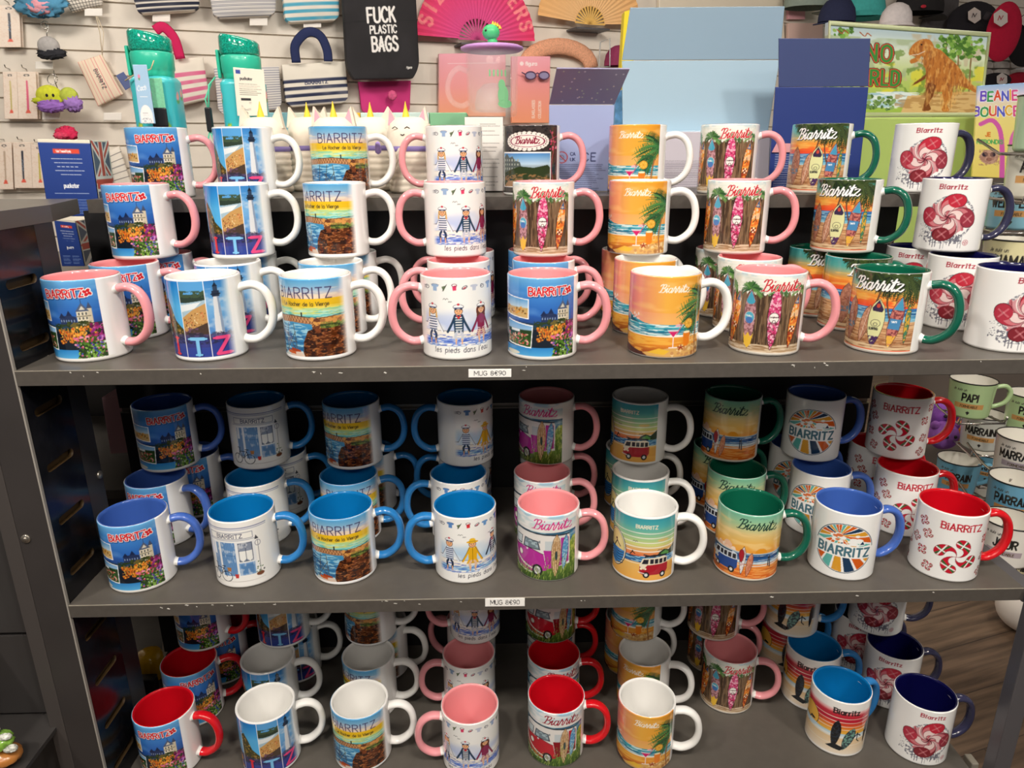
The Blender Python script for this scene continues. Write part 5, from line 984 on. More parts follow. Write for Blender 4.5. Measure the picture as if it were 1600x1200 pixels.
mb=MB().box(-.5745,-.5535,.7765,.868,FZ,-.0798).box(-.5535,-.5372,.7765,.7803,FZ,-.0798); build(mb,'post',DS,t); build(MB().box(-.5371,-.5352,.7766,.7805,FZ,-.0798),'light_edge',mat('bare_edge','9a948c',.5),t)
tag(build(MB().box(-.55,-.5352,.8645,.901,FZ,-.0798),'rear_post',mat('rear_post_grey','33302f',.4)),'narrow dark post behind the slotted side panels','upright')
def screw(p,n,par,nm='screw'):
    n=Vector(n); mb=MB(); rot=n.to_track_quat('Z','Y').to_matrix(); p=Vector(p); mb.lathe([(.0001,.0022),(.0025,.0022),(.0028,.0008),(.0045,.0014),(.0056,.0004),(.0056,-.001)],20,c=p,rot=rot); return build(mb,nm,mat('screw_steel','b4aca0',.3,metal=.9),par)
a=at(40,842,.7758); screw(a,(0,-1,0),t)
a=atx(156,742,XL+.0002); t2=bpy.data.objects['rear_post']; screw((XL+.0005,a.y,a.z),(1,0,0),t2)
t=thing('right_post',(.672,.765,FZ),'grey metal front post at the right end of the display','post')
build(MB().box(.6655,.6885,.755,.7755,FZ,zB+.005,bev=.0015),'post',mat('post_metal','6e6c70',.35,metal=.5),t)
for z in(zB,):
    build(MB().box(.6655,.6885,.7763,1.088,z-.02,z-.004),'side_rail',mat('post_metal','6e6c70'),t)
# neighbouring unit on the left
t=thing('neighbour_unit',(-.9,.9,FZ),'plain dark grey neighbouring display unit at the left edge','unit')
build(MB().box(-.5945,-.5752,.7765,.868,FZ,-.0798,bev=.001),'upright',mat('light_upright','474240',.4),t)
mb=MB()
for a,b in((-1.44,-.72),(-.715,-.594),(-.588,-.0797)): mb.box(-1.3,-.596,.80,.815,a,b)
mb.box(-1.3,-.596,.812,.82,-1.44,-.08); build(mb,'panel',mat('neighbour_panel','3a3736',.45),t)
build(MB().box(-1.3,-.66,.70,.80,-.612,-.596,bev=.001),'shelf',mat('neighbour_shelf','4c4844',.4),t)
mb=MB().prism([(-1.3,.74,-.0795),(-.5345,.74,-.0795),(-.5345,.9015,-.0795),(-.566,1.02,-.0795),(-1.3,1.06,-.0795)],(0,0,.0195)); tag(build(mb,'top_board',mat('neighbour_top','5c5751',.35)),'grey top board ending beside the navy boxes at left','shelf')
tag(build(MB().box(-.95,-.30,1.50,1.515,FZ,-.21),'dark_backdrop',mat('backdrop_dark','2a2726',.5)),'added dark backdrop sheet behind the pink box','panel')  # added sheet hiding the bright wall, so the gap past the post stays dark
# rear side of the gondola: shelves seen past the panel
tag(build(MB().box(-.9,-.30,1.13,1.499,-.209,-.1915,bev=.001),'rear_shelf_board',LAM),'rear grey shelf board under the lower navy boxes','shelf')
tag(build(MB().box(-.9,-.30,1.13,1.499,-.565,-.548,bev=.001),'rear_shelf_board',LAM),'rear grey shelf board under the pink box','shelf')
def carton(name,c4,Y,dep,art,m,label,side=None,sidecol='d0c8bc',cat='box',group=None,tilt=None):
    # a box whose printed front is c4 on plane Y; depth goes away from the eye
    f=vert(Y) ; P=[f(*p) for p in c4]; t=thing(name,((P[2]+P[3])/2),label,cat,group)
    quad('front_panel',art,[tuple(p) for p in P],f,.0012,m,t,n=(0,-1,0)); mb=MB(); d=Vector((0,dep,0)); q=[p+Vector((0,.0013,0)) for p in P]
    mb.prism(q,d); build(mb,'carton',mat('card_'+sidecol,sidecol,.55),t); return t,P
# ------------- price strips
for (x0,x1,y0,y1,z,lb) in((732,799,577,590,zA,'white price label on the upper shelf edge'),(758,820,935,948,zB,'white price label on the middle shelf edge')):
    t=quad('price_label',price_art(),[(x0,y0),(x1,y0-.6),(x1,y1-.6),(x0,y1)],vert(D-.0006),.0005,PR_CARD); tag(t,lb,'label','price labels')
# ---------------------------------------------------------------- things on the raised ledge
# navy boxes with a flag side
def navy(c4,sd,Y,dep,label):
    f=vert(Y); P=[f(*p) for p in c4]; t=thing('gift_box',(P[2]+P[3])/2,label,'box','navy royalty boxes')
    quad('front_panel',navybox_art(),[tuple(p) for p in P],f,.001,PR_CARD,t)
    d=Vector((0,dep,0)); S4=[P[1],P[1]+d,P[2]+d,P[2]]; nn=(S4[1]-S4[0]).cross(S4[3]-S4[0]).normalized(); nn=-nn if nn.x<0 else nn
    quad('flag_side',jack_art(),[tuple(p) for p in S4],f,.001,PR_CARD,t,n=nn)
    mb=MB(); q=[p+Vector((-.0015 if i in(1,2) else 0,.0015,-.001 if i<2 else 0)) for i,p in enumerate(P)]; mb.prism(q,d*.97); build(mb,'carton',mat('cream_card','efe6d4',.5),t)
    return t
navy([(58,217),(141,219),(158,338),(76,338)],None,1.10,.05,'navy text box with flag side on the ledge at left')
navy([(84,341),(118,345),(133,416),(97,416)],None,1.20,.07,'navy box with flag side on the rear shelf, left one')
navy([(146,341),(163,342),(172,404),(158,404)],None,1.26,.06,'partly hidden navy box further back on the rear shelf')
carton('pink_box',[(159,621),(219,616),(217,706),(173,709)],1.21,.09,flat('dcaab2'),PR_CARD,'plain dusty pink box on the rear shelf, left of middle shelf',sidecol='c08c96')
# teal bottles
def bottle(cx,Y,label,tagside):
    b=at(cx,290,Y); x,z0=b.x,zT; t=thing('water_bottle',(x,Y,z0),label,'bottle','teal water bottles'); c=(x,Y,z0)
    A=bottle_art(); nu,nv=120,60; C=A.vert(nu-1,nv); prof=[]
    rows=[(.028,.0)]+[(.0325,.004+.160*i/(nv-2)) for i in range(nv-1)]+[(.028,.170)]; R=len(rows)
    V=[];K=[]
    for i,(r,z) in enumerate(rows):
        for k in range(nu):
            a=2*math.pi*k/nu; q=r/((abs(math.cos(a))**3.2+abs(math.sin(a))**3.2)**(1/3.2)); V.append((x+q*math.cos(a),Y+q*math.sin(a),z0+z)); K.append(C[min(nv,R-1-i),k])
    F=[(i*nu+k,i*nu+(k+1)%nu,(i+1)*nu+(k+1)%nu,(i+1)*nu+k) for i in range(R-1) for k in range(nu)]+[tuple(range(nu))[::-1],tuple(range((R-1)*nu,R*nu))]
    me=bpy.data.meshes.new('body'); me.from_pydata(V,[],F); me.materials.append(PR_PLAS); me.polygons.foreach_set('use_smooth',[True]*(len(F)-2)+[False]*2); colors(me,np.array(K)); put(me,'body',t)
    build(MB().lathe([(.001,.169),(.0255,.169),(.028,.172),(.0283,.176),(.0285,.179),(.0300,.181),(.0305,.202),(.029,.205),(.001,.206)],40,c=c),'collar',mat('bottle_collar','35c4a4',.3,coat=.3),t)
    mb=MB().lathe([(.001,0),(.0295,0),(.0305,.003),(.0300,.022),(.027,.026),(.001,.028)],40); mb.v=[(c[0]+a,c[1]+b,c[2]+.2055+h*(1-a/.03*.24)) for a,b,h in mb.v]; build(mb,'flip_lid',mat('glitter_lid','0c9c84',.12,noise=.6,nscale=500,coat=1),t)
    build(MB().box(x-.0355,x-.0305,Y-.01,Y+.01,z0+.172,z0+.214,bev=.002),'latch',mat('bottle_collar','35c4a4'),t)
    return t,x,Y,z0
t,x,Y_,z0=bottle(267,1.20,'teal flip-lid bottle with mint strap and black buckle, left','l')
build(MB().box(x+.007,x+.025,Y_-.0375,Y_-.0355,z0+.005,z0+.166,bev=.0008),'strap',mat('mint_strap','8ee0b4',.8,noise=.1,nscale=300),t)
mb=MB().box(x+.004,x+.027,Y_-.0425,Y_-.0376,z0+.098,z0+.125,bev=.002); mb.box(x+.003,x+.028,Y_-.0415,Y_-.0376,z0+.078,z0+.095,bev=.002); mb.box(x+.009,x+.023,Y_-.0418,Y_-.0376,z0+.093,z0+.100); build(mb,'buckle',mat('black_plastic','1e1e22',.35),t)
mb=MB().tube([(x-.03,Y_-.034,z0+.163),(x-.012,Y_-.0385,z0+.171),(x+.012,Y_-.0385,z0+.178),(x+.018,Y_-.037,z0+.190)],.0009,6); build(mb,'twine',mat('twine','c8b890',.9),t)
f=vert(1.144); tag(quad('swing_tag',bluetag_art(),[(207,101),(229,101),(243,193),(219,193)],f,.0006,PR_CARD),'pale blue swing tag hanging on the left bottle','tag','bottle tags')
t,x,Y_,z0=bottle(398,1.25,'teal flip-lid bottle with cream tag, second from left','r')
mb=MB().tube([(x-.036,Y_-.02,z0+.173),(x-.042,Y_-.036,z0+.16),(x-.045,Y_-.04,z0+.125)],.0013,6).tube([(x-.040,Y_-.03,z0+.163),(x-.050,Y_-.036,z0+.14),(x-.046,Y_-.04,z0+.125)],.0013,6).tube([(x-.047,Y_-.04,z0+.095),(x-.052,Y_-.04,z0+.08),(x-.046,Y_-.04,z0+.04)],.0013,6).tube([(x-.047,Y_-.04,z0+.095),(x-.042,Y_-.04,z0+.07),(x-.046,Y_-.04,z0+.04)],.0013,6); build(mb,'cord',mat('mint_cord','5cc8a4',.8),t)
build(MB().box(x-.0505,x-.0415,Y_-.045,Y_-.035,z0+.092,z0+.128,bev=.002),'toggle',mat('black_plastic','1e1e22'),t)
tag(quad('swing_tag',tag_art(),[(364,105),(412,109),(418,181),(371,181)],vert(1.205),.0006,PR_CARD),'cream swing tag with printed code hanging on the second bottle','tag','bottle tags')
# unicorn pencil cases
def caseU(cx,Y,face,label,top=182):
    p=at(cx,top,Y); x,zt=p.x,p.z; t=thing('pencil_case',(x,Y,zT),label,'pencil case','unicorn pencil cases'); h=zt-zT; wv=mat('silicone_white','eadfce',.5); w=.034
    mb=MB(); prof=[(.030,0),(.033,.002)]
    n=6; zb=h*.52
    for i in range(n):
        a=.002+zb*i/n; prof+=[(.0345,a+.0015),(.0345,a+zb/n-.0025),(.0328,a+zb/n-.0005)]
    mb.lathe(prof+[(.0335,zb+.003)],40,c=(x,Y,zT),sq=3); build(mb,'ribbed_body',wv,t)
    build(MB().lathe([(.0336,zb+.003),(.0346,zb+.004),(.0346,zb+.0095),(.0336,zb+.0105)],40,c=(x,Y,zT),sq=3),'zip',mat('lilac_zip','8272ae',.6),t)
    hd=h-zb-.0105; mb=MB(); mb.lathe([(.0336,0),(.0348,.006),(.0345,hd*.45),(.030,hd*.75),(.021,hd*.95),(.001,hd)],40,c=(x,Y,zT+zb+.0105),sq=2.6); build(mb,'head',wv,t)
    for sg in(-1,1):
        e=MB(); cx_=x+sg*.021+face*.004; ca=[(cx_-.0125,-.004),(cx_+.0125,-.004),(cx_+sg*.007,.027)]; e.prism([(a,Y-.012,zt-.013+b) for a,b in ca],(0,.012,0)); e2=MB(); e2.prism([(cx_+(a-cx_)*.6,Y-.0126,zt-.010+b*.75) for a,b in ca],(0,.0006,0))
        er=build(e,'ear',wv,t)
        if face is not None and face!=0: build(e2,'ear_lining',mat('ear_pink','f0a8b8',.6),er)
    hx=x+face*.006; mb=MB(); mb.lathe([(.0058,0),(.0052,.004),(.0048,.0048),(.004,.009),(.0036,.0098),(.0022,.015),(.0005,.024)],16,c=(hx,Y-.008,zt-.003)); build(mb,'horn',mat('horn_yellow','f0cc38',.5),t)
    if face:
        mb=MB()
        for sg in(-1,1):
            fx=x+face*.010+sg*.009-.002; mb.tube([(fx-.004,Y-.0325,zt-.018),(fx,Y-.033,zt-.0155),(fx+.004,Y-.0325,zt-.018)],.0007,6)
        mb.tube([(x+face*.01-.003,Y-.0352,zt-.026),(x+face*.01,Y-.0356,zt-.0275),(x+face*.01+.003,Y-.0352,zt-.026)],.0006,6); build(mb,'face_print',mat('ink_black','2a2426',.6),t)
    return t
caseU(410,1.176,0,'unicorn pencil case seen from behind, leftmost of the row')
caseU(482,1.245,0,'unicorn pencil case seen from behind, second of the row')
caseU(521,1.165,.3,'unicorn pencil case facing front with pink ears, third of the row')
caseU(580,1.24,0,'unicorn pencil case seen from behind, fourth of the row')
caseU(640,1.17,-.8,'unicorn pencil case with face turned left, rightmost of the row')
tag(quad('care_tag',infobox_art('ddd2c2','4a4440',False,30,100,12),[(622,232),(634,223),(602,292),(590,296)],vert(1.128),.0006,PR_CARD),'beige folded swing tag leaning beside the pink handle','tag')
mb=MB().lathe([(.0008,.0),(.0035,-.002),(.005,-.012),(.004,-.016),(.001,-.018)],12,c=at(590,221,1.13)); tag(build(mb,'zip_pull',mat('lilac_pull','a890d8',.4)),'lilac zip pull hanging in front of the pencil cases','zip pull')
# pastel strip of packaging behind them
t=thing('pastel_packs',at(560,196,1.36),'pastel printed packs lying behind the unicorn pencil cases','pack')
for i,(a,b,c_) in enumerate(((372,455,'9cd0dc'),(456,545,'e8ecd8'),(546,562,'e8b828'),(563,670,'cfe6e0'),(671,729,'8cc89c'))):
    p,q=at(a,176,1.36),at(b,176,1.36); build(MB().box(p.x,q.x,1.36,1.44,zT,p.z,bev=.001),'pack',mat('pack_'+c_,c_,.4),t)
# lidded glass mug on a white carton
carton('white_carton',[(726,183),(786,183),(786,298.5),(728,298.5)],1.155,.085,whitebox_art(),PR_CARD,'white printed carton carrying the lidded glass mug',sidecol='eee8e2')
GY=1.20; g=at(770,180,GY); zc=at(770,183,1.155).z+.0012; gx=g.x; gt=thing('glass_mug',(gx,GY,zc),'clear glass mug with lavender dinosaur lid on the white carton','mug')
GLS=mat('clear_glass','eef4f2',.03,spec=1,coat=1); GLS.node_tree.nodes['Principled BSDF'].inputs['Alpha'].default_value=.09
mb=MB().lathe([(.001,.001),(.034,.001),(.037,.003),(.0385,.01),(.040,.092),(.0392,.094),(.0376,.092),(.0358,.012),(.030,.0075),(.001,.007)],48,c=(gx,GY,zc)); build(mb,'body',GLS,gt)
mb=MB().tube(spline([(gx-.037,GY,zc+.066),(gx-.052,GY,zc+.071),(gx-.065,GY,zc+.058),(gx-.069,GY,zc+.040),(gx-.062,GY,zc+.023),(gx-.048,GY,zc+.017),(gx-.0365,GY,zc+.022)],4),.0042,10); build(mb,'handle',GLS,gt)
film=mat('clear_film','e8f0ee',.12,spec=1,bump=1,nscale=300,coat=1); film.node_tree.nodes['Principled BSDF'].inputs['Alpha'].default_value=.2
mb=MB().lathe([(.001,.0085),(.022,.0085),(.027,.012),(.028,.02),(.024,.038),(.014,.048),(.001,.05)],28,c=(gx,GY,zc),m=0); build(mb,'inner_pack',film,gt)
GP=Art(40,50,'7fc08a',3.)
mb=MB()
for i in range(9):
    a0=-math.pi/2-.12+i*.075; q=.0400
    if i%2==0: mb.prism([(gx+q*math.cos(a0),GY+q*math.sin(a0),zc+.056),(gx+q*math.cos(a0+.06),GY+q*math.sin(a0+.06),zc+.056),(gx+q*math.cos(a0+.06),GY+q*math.sin(a0+.06),zc+.065),(gx+q*math.cos(a0),GY+q*math.sin(a0),zc+.065)],(0,.0002,0))
def arcpatch(mb,cu,cv,ru,rv):
    P=[]
    for k in range(14):
        a=2*math.pi*k/14; u=cu+ru*math.cos(a); P.append((gx+.0403*math.sin(u),GY-.0403*math.cos(u),zc+cv+rv*math.sin(a)))
    mb.prism(P,(0,.0002,0))
arcpatch(mb,.42,.030,.22,.014); arcpatch(mb,.36,.044,.14,.008); arcpatch(mb,.5,.018,.3,.006); build(mb,'print',mat('green_print','7cc08c',.4),gt)
lt=build(MB().lathe([(.001,.0941),(.043,.0941),(.0475,.0965),(.0475,.0995),(.043,.1015),(.02,.1025),(.001,.1025)],48,c=(gx,GY,zc)),'lid',mat('lavender_silicone','c490d0',.45),gt); ORG[lt.name]=Vector((gx,GY,zc))
gm=mat('knob_green','4cc47c',.4); mb=MB().ball((gx-.001,GY,zc+.1205),.0125,(1.05,.95,.9),bump=0); mb.ball((gx+.001,GY,zc+.107),.0078,(1,1,.9)); kb=build(mb,'knob',gm,lt)
mb=MB(); 
for k in range(4): mb.lathe([(.0028,0),(.0003,.0055)],8,c=(gx+.002+k*.0035,GY,zc+.1308-k*k*.0006))
build(mb,'crest',mat('crest_yellow','f0c040',.5),lt); build(MB().ball((gx-.0085,GY-.0088,zc+.122),.0019),'eye',mat('ink_black','2a2426'),lt)
# lilac-blue open box
f=vert(1.135)
def openbox(front,flap,Y,dep,acol,fcol,art,label,flapart,lean=.03,name='open_box'):
    f=vert(Y+dep); P=[f(*p) for p in front]; t=thing(name,((P[2]+P[3])/2)-Vector((0,dep,0)),label,'box')
    quad('back_panel',art,[tuple(p) for p in P],f,.002,PR_CARD,t); g=vert(Y+dep-lean); Q=[vert(Y+dep-lean)(*flap[0]),vert(Y+dep-lean)(*flap[1]),f(*flap[2]),f(*flap[3])]; nn=(Q[1]-Q[0]).cross(Q[3]-Q[0]).normalized(); nn=nn if nn.y<0 else -nn
    quad('lid_flap',flapart,[tuple(q) for q in Q],f,.002,PR_CARD,t,n=nn)
    return t,P
fl=Art(110,60,'8c88a8',3.); R=random.Random(3)
for i in range(26): x_,y_=R.uniform(5,105),R.uniform(4,56); fl.ell(x_,y_,1.4,1.1,R.choice(['d8d4e4','b8c8b0','e0d8c8']))
t,P_2=openbox([(858,164),(960,164),(953,298.5),(858,298.5)],[(870,107),(984,108),(960,163),(858,163)],1.10,.05,None,None,infobox_art('9ca8d0','39406a',True,100,140,96),'lilac box with starry dark flap and CE mark behind the mugs',fl,.05)
# tall light-blue open box
wd=vert(1.32); t,Pb=openbox([(972,95),(1218,94),(1200,206),(973,206)],[(985,12),(1226,10),(1218,93),(972,94)],1.20,.10,None,None,Art(100,50,'a8c4d6',1.),'tall light-blue open box with raised lid behind the sunset mug',Art(100,40,'98b2c6',1.),.015)
f=vert(1.27); quad('information_panel',infobox_art('c9c2cc','54505c',False,150,100,52),[(1030,206),(1204,206),(1200,293),(1030,293)],f,.003,PR_CARD,t)
p,q=vert(1.272)(960,205),vert(1.272)(1200,293); build(MB().box(p.x,q.x,1.274,1.30,zT,p.z,bev=.001),'carton',mat('pale_blue_card','b4c8d8',.5),t)
# navy open box
t,Pn=openbox([(1212,136),(1357,136),(1340,295.5),(1200,295.5)],[(1217,60),(1360,60),(1357,135),(1217,136)],1.16,.05,None,None,None or infobox_art('22377c','c8ccd8',False,150,150,98),'navy open box with raised flap behind the palm beach mug',Art(100,50,'44507e',1.),.01)
tri=MB().prism([vert(1.2075)(*p) for p in((1206,238),(1222,238),(1214,223))],(0,.0006,0)); tri.prism([vert(1.2075)(*p) for p in((1225,224),(1236,224),(1236,238),(1225,238))],(0,.0006,0)); build(tri,'warning_mark',mat('warn_red','d89aa0',.5),t)
# book with yellow edge between
mb=MB(); pxprism(mb,[(966,281),(970,110),(976,18),(990,14),(990,281)],vert(1.42),.03); tag(build(mb,'yellow_book',mat('book_yellow','e8d010',.5)),'bright yellow edged book behind the light-blue box','book')
mb=MB(); pxprism(mb,[(958,286),(962,150),(972,140),(974,286)],vert(1.345),.03); tag(build(mb,'patterned_pack',mat('pack_blue','6aa4d8',.5,noise=.5,nscale=60)),'blue and white pack edge behind the lilac box','pack')
# dino lid case on lime stand
f=vert(1.62)
t=thing('dino_case',f(1430,180),'large dinosaur picture case standing on the lime green box','case')
dn=dino_art(); P4=[(1296,34),(1545,52),(1530,180),(1291,180)]
o=quad('picture_lid',dn,P4,f,.02,PR_PLAS,t)
build(MB().tube([tuple(f(*p)-Vector((0,.001,0))) for p in((1296,36),(1545,54),(1531,179),(1292,179))],.005,8,closed=True),'rim',mat('lime_rim','bcc49a',.35),t)
p,q=f(1280,181),f(1532,181); build(MB().box(p.x,q.x,1.55,1.72,zT-.14,p.z-.006,bev=.004),'base',mat('lime_card','b0c86c',.5,noise=.06,nscale=6),t)
tag(quad('trampoline_card',bouncer_art(),[(1528,134),(1604,129),(1612,280),(1519,276)],vert(1.50),.004,PR_CARD),'yellow card with rainbow lettering beside the dinosaur case','card')
# ---------------------------------------------------------------- enamel mugs on wire racks at the right
WIRE=mat('chrome_wire','b8b4ae',.22,metal=.95)
def enamel(cx,yt,w,colr,l2,label,side=1,hand=True,rot=0.):
    dpt=.083*FPX/w; r=ray(cx,yt+4); p=r*(dpt/r.dot(FW)); x,Y,z=p.x,p.y,p.z-.073
    t=thing('enamel_mug',(x,Y,z),label,'mug','enamel mugs on the wire racks'); A=gift_art('Je suis un',l2,colr); nu,nv=110,70; C=A.vert(nu,nv); cc=hexc(colr)
    th=np.concatenate([np.linspace(-1.05,1.05,nu+1),np.linspace(1.05,2*math.pi-1.05,26)[1:-1]])+math.atan2(-Y,-x)+rot; n=len(th); rr=[(.0385+.0025*i/nv,.004+.066*(1-i/nv)) for i in range(nv+1)]
    V=[];K=[]
    for i in range(nv+1):
        f_=i/nv; r_=.0415-.005*f_; zz=.072-.068*f_
        for k in range(n): V.append((x+r_*math.cos(th[k]),Y+r_*math.sin(th[k]),z+zz)); K.append(C[i,k] if k<=nu else cc)
    for (r_,zz) in((.034,.0),(.001,.0)):
        for k in range(n): V.append((x+r_*math.cos(th[k]),Y+r_*math.sin(th[k]),z+zz)); K.append(cc)
    R_n=nv+3; F=[((i+1)*n+k,(i+1)*n+(k+1)%n,i*n+(k+1)%n,i*n+k) for i in range(R_n-1) for k in range(n)]
    me=bpy.data.meshes.new('body'); me.from_pydata(V,[],F); me.materials.append(PR_GLAZE); me.polygons.foreach_set('use_smooth',[True]*len(F)); colors(me,np.array(K)); put(me,'body',t)
    build(MB().lathe([(.0407,.0718),(.0358,.009),(.033,.005),(.001,.005)],32,c=(x,Y,z)),'lining',mat('enamel_inside','e8e4da',.25),t)
    build(MB().tube([(x+.0415*math.cos(a),Y+.0415*math.sin(a),z+.0725) for a in [k*math.pi/18 for k in range(36)]],.0012,6,closed=True),'rim',mat('enamel_rim','23201f',.3),t)
    if hand: build(MB().tube(spline([(x+side*.038,Y-.008,z+.058),(x+side*.058,Y-.012,z+.061),(x+side*.068,Y-.015,z+.048),(x+side*.060,Y-.014,z+.028),(x+side*.036,Y-.008,z+.016)],4),.0045,8,ax=(0,1,0)),'handle',mat('enamel_'+colr,colr,.2,coat=.4),t)
    return x,Y,z
EM=[(1648,144,96,'a8c4a0','ETE','pale green enamel mug at the top right corner',0),(1630,222,92,'e8e4d4','ANDRE','cream enamel mug below the topmost green one',0),(1590,283,78,'8cc4d8','WEEK-END','light blue enamel mug beside the upper navy handle',0),
 (1590,368,90,'e4dcae','MAMAN','cream yellow enamel mug below the light blue one',0),(1522,588,66,'b8d49c','PAPI','green enamel mug beside the uppermost red mug handle',1),(1612,610,64,'b8d49c','PAPI','green enamel mug cut by the right edge',0),
 (1540,642,62,'cfd0c8','MARRAINE','grey-white enamel mug below the green one',0),(1600,676,72,'f0ebe2','MARRAINE','white enamel mug at the right edge with bold lettering',0),(1500,712,62,'74b4d0','PARRAIN','blue enamel mug with handle, left of the blue pair',1),
 (1548,702,52,'6cacca','PARRAIN','darker blue enamel mug behind the blue pair',0),(1590,742,76,'74b8dc','PARRAIN','bright blue enamel mug at the right edge',0),(1580,806,80,'f0ebe2','JOUR','white enamel mug below the bright blue one',0),(1530,762,50,'c8c8be','PAPI','small pale enamel mug behind the red handle',0),(1596,852,60,'ece0b4','MAMIE','cream enamel mug lowest in the enamel group',0)]
for i,(cx,yt,w_,c_,t2,lb,hd) in enumerate(EM):
    x,Y,z=enamel(cx,yt,w_,c_,t2,lb,1,bool(hd),rot=0.)
    mb=MB(); zz=z-.0030; mb.tube([(x-.045,Y-.05,zz+.014),(x-.045,Y-.045,zz),(x-.03,Y+.045,zz),(x-.03,Y+.10,zz+.02)],.0022,6).tube([(x+.045,Y-.05,zz+.014),(x+.045,Y-.045,zz),(x+.03,Y+.045,zz),(x+.03,Y+.10,zz+.02)],.0022,6).tube([(x-.046,Y-.046,zz-.0005),(x+.046,Y-.046,zz-.0005)],.0022,6).tube([(x-.03,Y+.03,zz-.0005),(x+.03,Y+.03,zz-.0005)],.0022,6)
    tag(build(mb,'wire_rack',WIRE),'chrome wire holder carrying the '+lb,'rack','wire holders')
# rack body behind
p=at(1500,600,1.72); t=thing('rack_panel',(1.35,1.72,FZ),'pale perforated panel behind the enamel mugs','panel')
build(MB().box(1.0,2.4,1.72,1.74,-1.1,.10).box(2.2,2.24,1.72,1.74,FZ,-1.1).box(2.3,2.34,1.72,1.74,FZ,-1.1),'panel',mat('rack_panel_paint','6e645c',.6,noise=.1,nscale=5),t)
# plush toys seen past the stack
def plush(cx,cy,r,colr,Y,label):
    p=at(cx,cy,Y); R=r*p.length/FPX; t=thing('plush_toy',p-Vector((0,0,R)),label,'plush toy','plush toys'); m=mat('plush_'+colr,colr,.95,bump=1,nscale=90,noise=.15)
    build(MB().ball(p,R,(1,.9,1),bump=.03,seed=3),'body',m,t)
    for sg in(-1,1): build(MB().ball(p+Vector((sg*R*.7,0,R*.75)),R*.32),'ear',m,t)
    mb=MB().ball(p+Vector((-R*.3,-R*.86,R*.2)),R*.12).ball(p+Vector((R*.3,-R*.86,R*.2)),R*.12); build(mb,'eyes',mat('ink_black','2a2426'),t)
plush(1472,648,20,'9a5ac0',1.5,'purple plush toy seen through the red handle'); plush(1474,680,19,'a868c8',1.46,'second purple plush toy below the first'); plush(1507,668,22,'e08428',1.55,'orange plush toy right of the purple ones'); plush(1330,690,16,'c03040',1.6,'red plush toy glimpsed between stacked mugs')
# low right: seat, yellow toy, wall foot
mb=MB().ball(at(1605,950,1.9),.085,(1,1,.9)); tag(build(mb,'white_cushion',mat('white_cloth','e4dcd4',.8)),'white rounded cushion beyond the right post','cushion')
mb=MB().ball(at(1580,1015,2.0),.03,(.9,.9,1.3)); mb.ball(at(1574,1010,1.97),.012,(1.4,1,.6)); tag(build(mb,'yellow_toy',mat('toy_yellow','e8b418',.6)),'small yellow toy near the right post','toy')
a=atz(1590,1120,FZ); tag(build(MB().box(a.x-.01,a.x+.7,a.y,a.y+.03,FZ,FZ+.07,bev=.004),'white_plinth',mat('plinth_white','cfc8be',.5)),'white plinth foot on the floor at lower right','plinth')
mb=MB(); q=atz(1516,1190,-.95); mb.box(q.x-.004,q.x+.008,q.y-.01,q.y+.012,-.985,-.945,bev=.002); tag(build(mb,'corner_bracket',mat('bracket_white','8a8478',.5)),'pale bracket beside the bottom shelf corner','bracket')
# left lower: figurine on the neighbour's shelf, goods past the post
p=at(2,1170,.72); t=thing('turtle_figurine',p-Vector((0,0,.02)),'glittery green turtle figurine on an amber base at lower left','figurine')
build(MB().ball(p+Vector((0,0,.012)),.014,(1.2,1,.8),bump=.10,seed=2),'shell',mat('glass_green','8ec04a',.2,noise=.5,nscale=120,coat=1),t)
mb=MB().ball(p+Vector((.012,-.004,.022)),.0045,(1.7,1,.8),bump=.15).ball(p+Vector((-.002,0,.029)),.004,(1.6,1,.8),bump=.15).ball(p+Vector((.016,-.006,.006)),.005,(1.7,1,.9),bump=.15); build(mb,'flippers',mat('silver_glitter','d8d8c8',.25,noise=.6,nscale=300),t)
build(MB().ball(p-Vector((0,0,.010)),.018,(1.2,1,.62),bump=.05),'base',mat('amber_base','b8783a',.25,coat=.8,noise=.3,nscale=40),t)
build(MB().box(p.x-.1,p.x+.03,.70,.80,p.z-.0275,p.z-.0215),'figurine_ledge',mat('neighbour_panel','4c4946')); tag(bpy.data.objects['figurine_ledge'],'dark ledge under the turtle figurine','ledge')
zz=-.99; tag(build(MB().box(-.9,-.3,1.13,1.5,zz-.018,zz,bev=.001),'rear_shelf_board',LAM),'lowest rear shelf board seen past the narrow post','shelf')
p=atz(243,1050,zz); mb=MB().lathe([(.001,0),(.022,0),(.024,.003),(.025,.045),(.022,.055),(.012,.06),(.001,.06)],24,c=(p.x,1.2,zz)); tag(build(mb,'yellow_jar',mat('jar_yellow','e0a818',.2,coat=.5)),'small yellow jar past the narrow post','jar')
mb=MB().box(p.x-.03,p.x+.03,1.145,1.165,zz,zz+.035,bev=.002); tag(build(mb,'black_pack',mat('pack_black','1e1e20',.3,noise=.8,nscale=80)),'black and white pack in front of the yellow jar','pack')
mb=MB().prism([(p.x+.0,1.24,zz+.0),(p.x+.08,1.24,zz),(p.x+.09,1.27,zz+.14),(p.x+.01,1.27,zz+.12)],(0,.004,0)); tag(build(mb,'paper_sheet',mat('paper','e8e4de',.6)),'white paper sheet leaning behind the yellow jar','paper')
# ---------------------------------------------------------------- merchandise on the slatted wall
def hook(px,py,off,parent=None,L=.05):
    a=wall(0)(px,py); return MB().tube([a,a+WN*L,a+WN*(L+.01)+Vector((0,0,.01))],.0022,6)
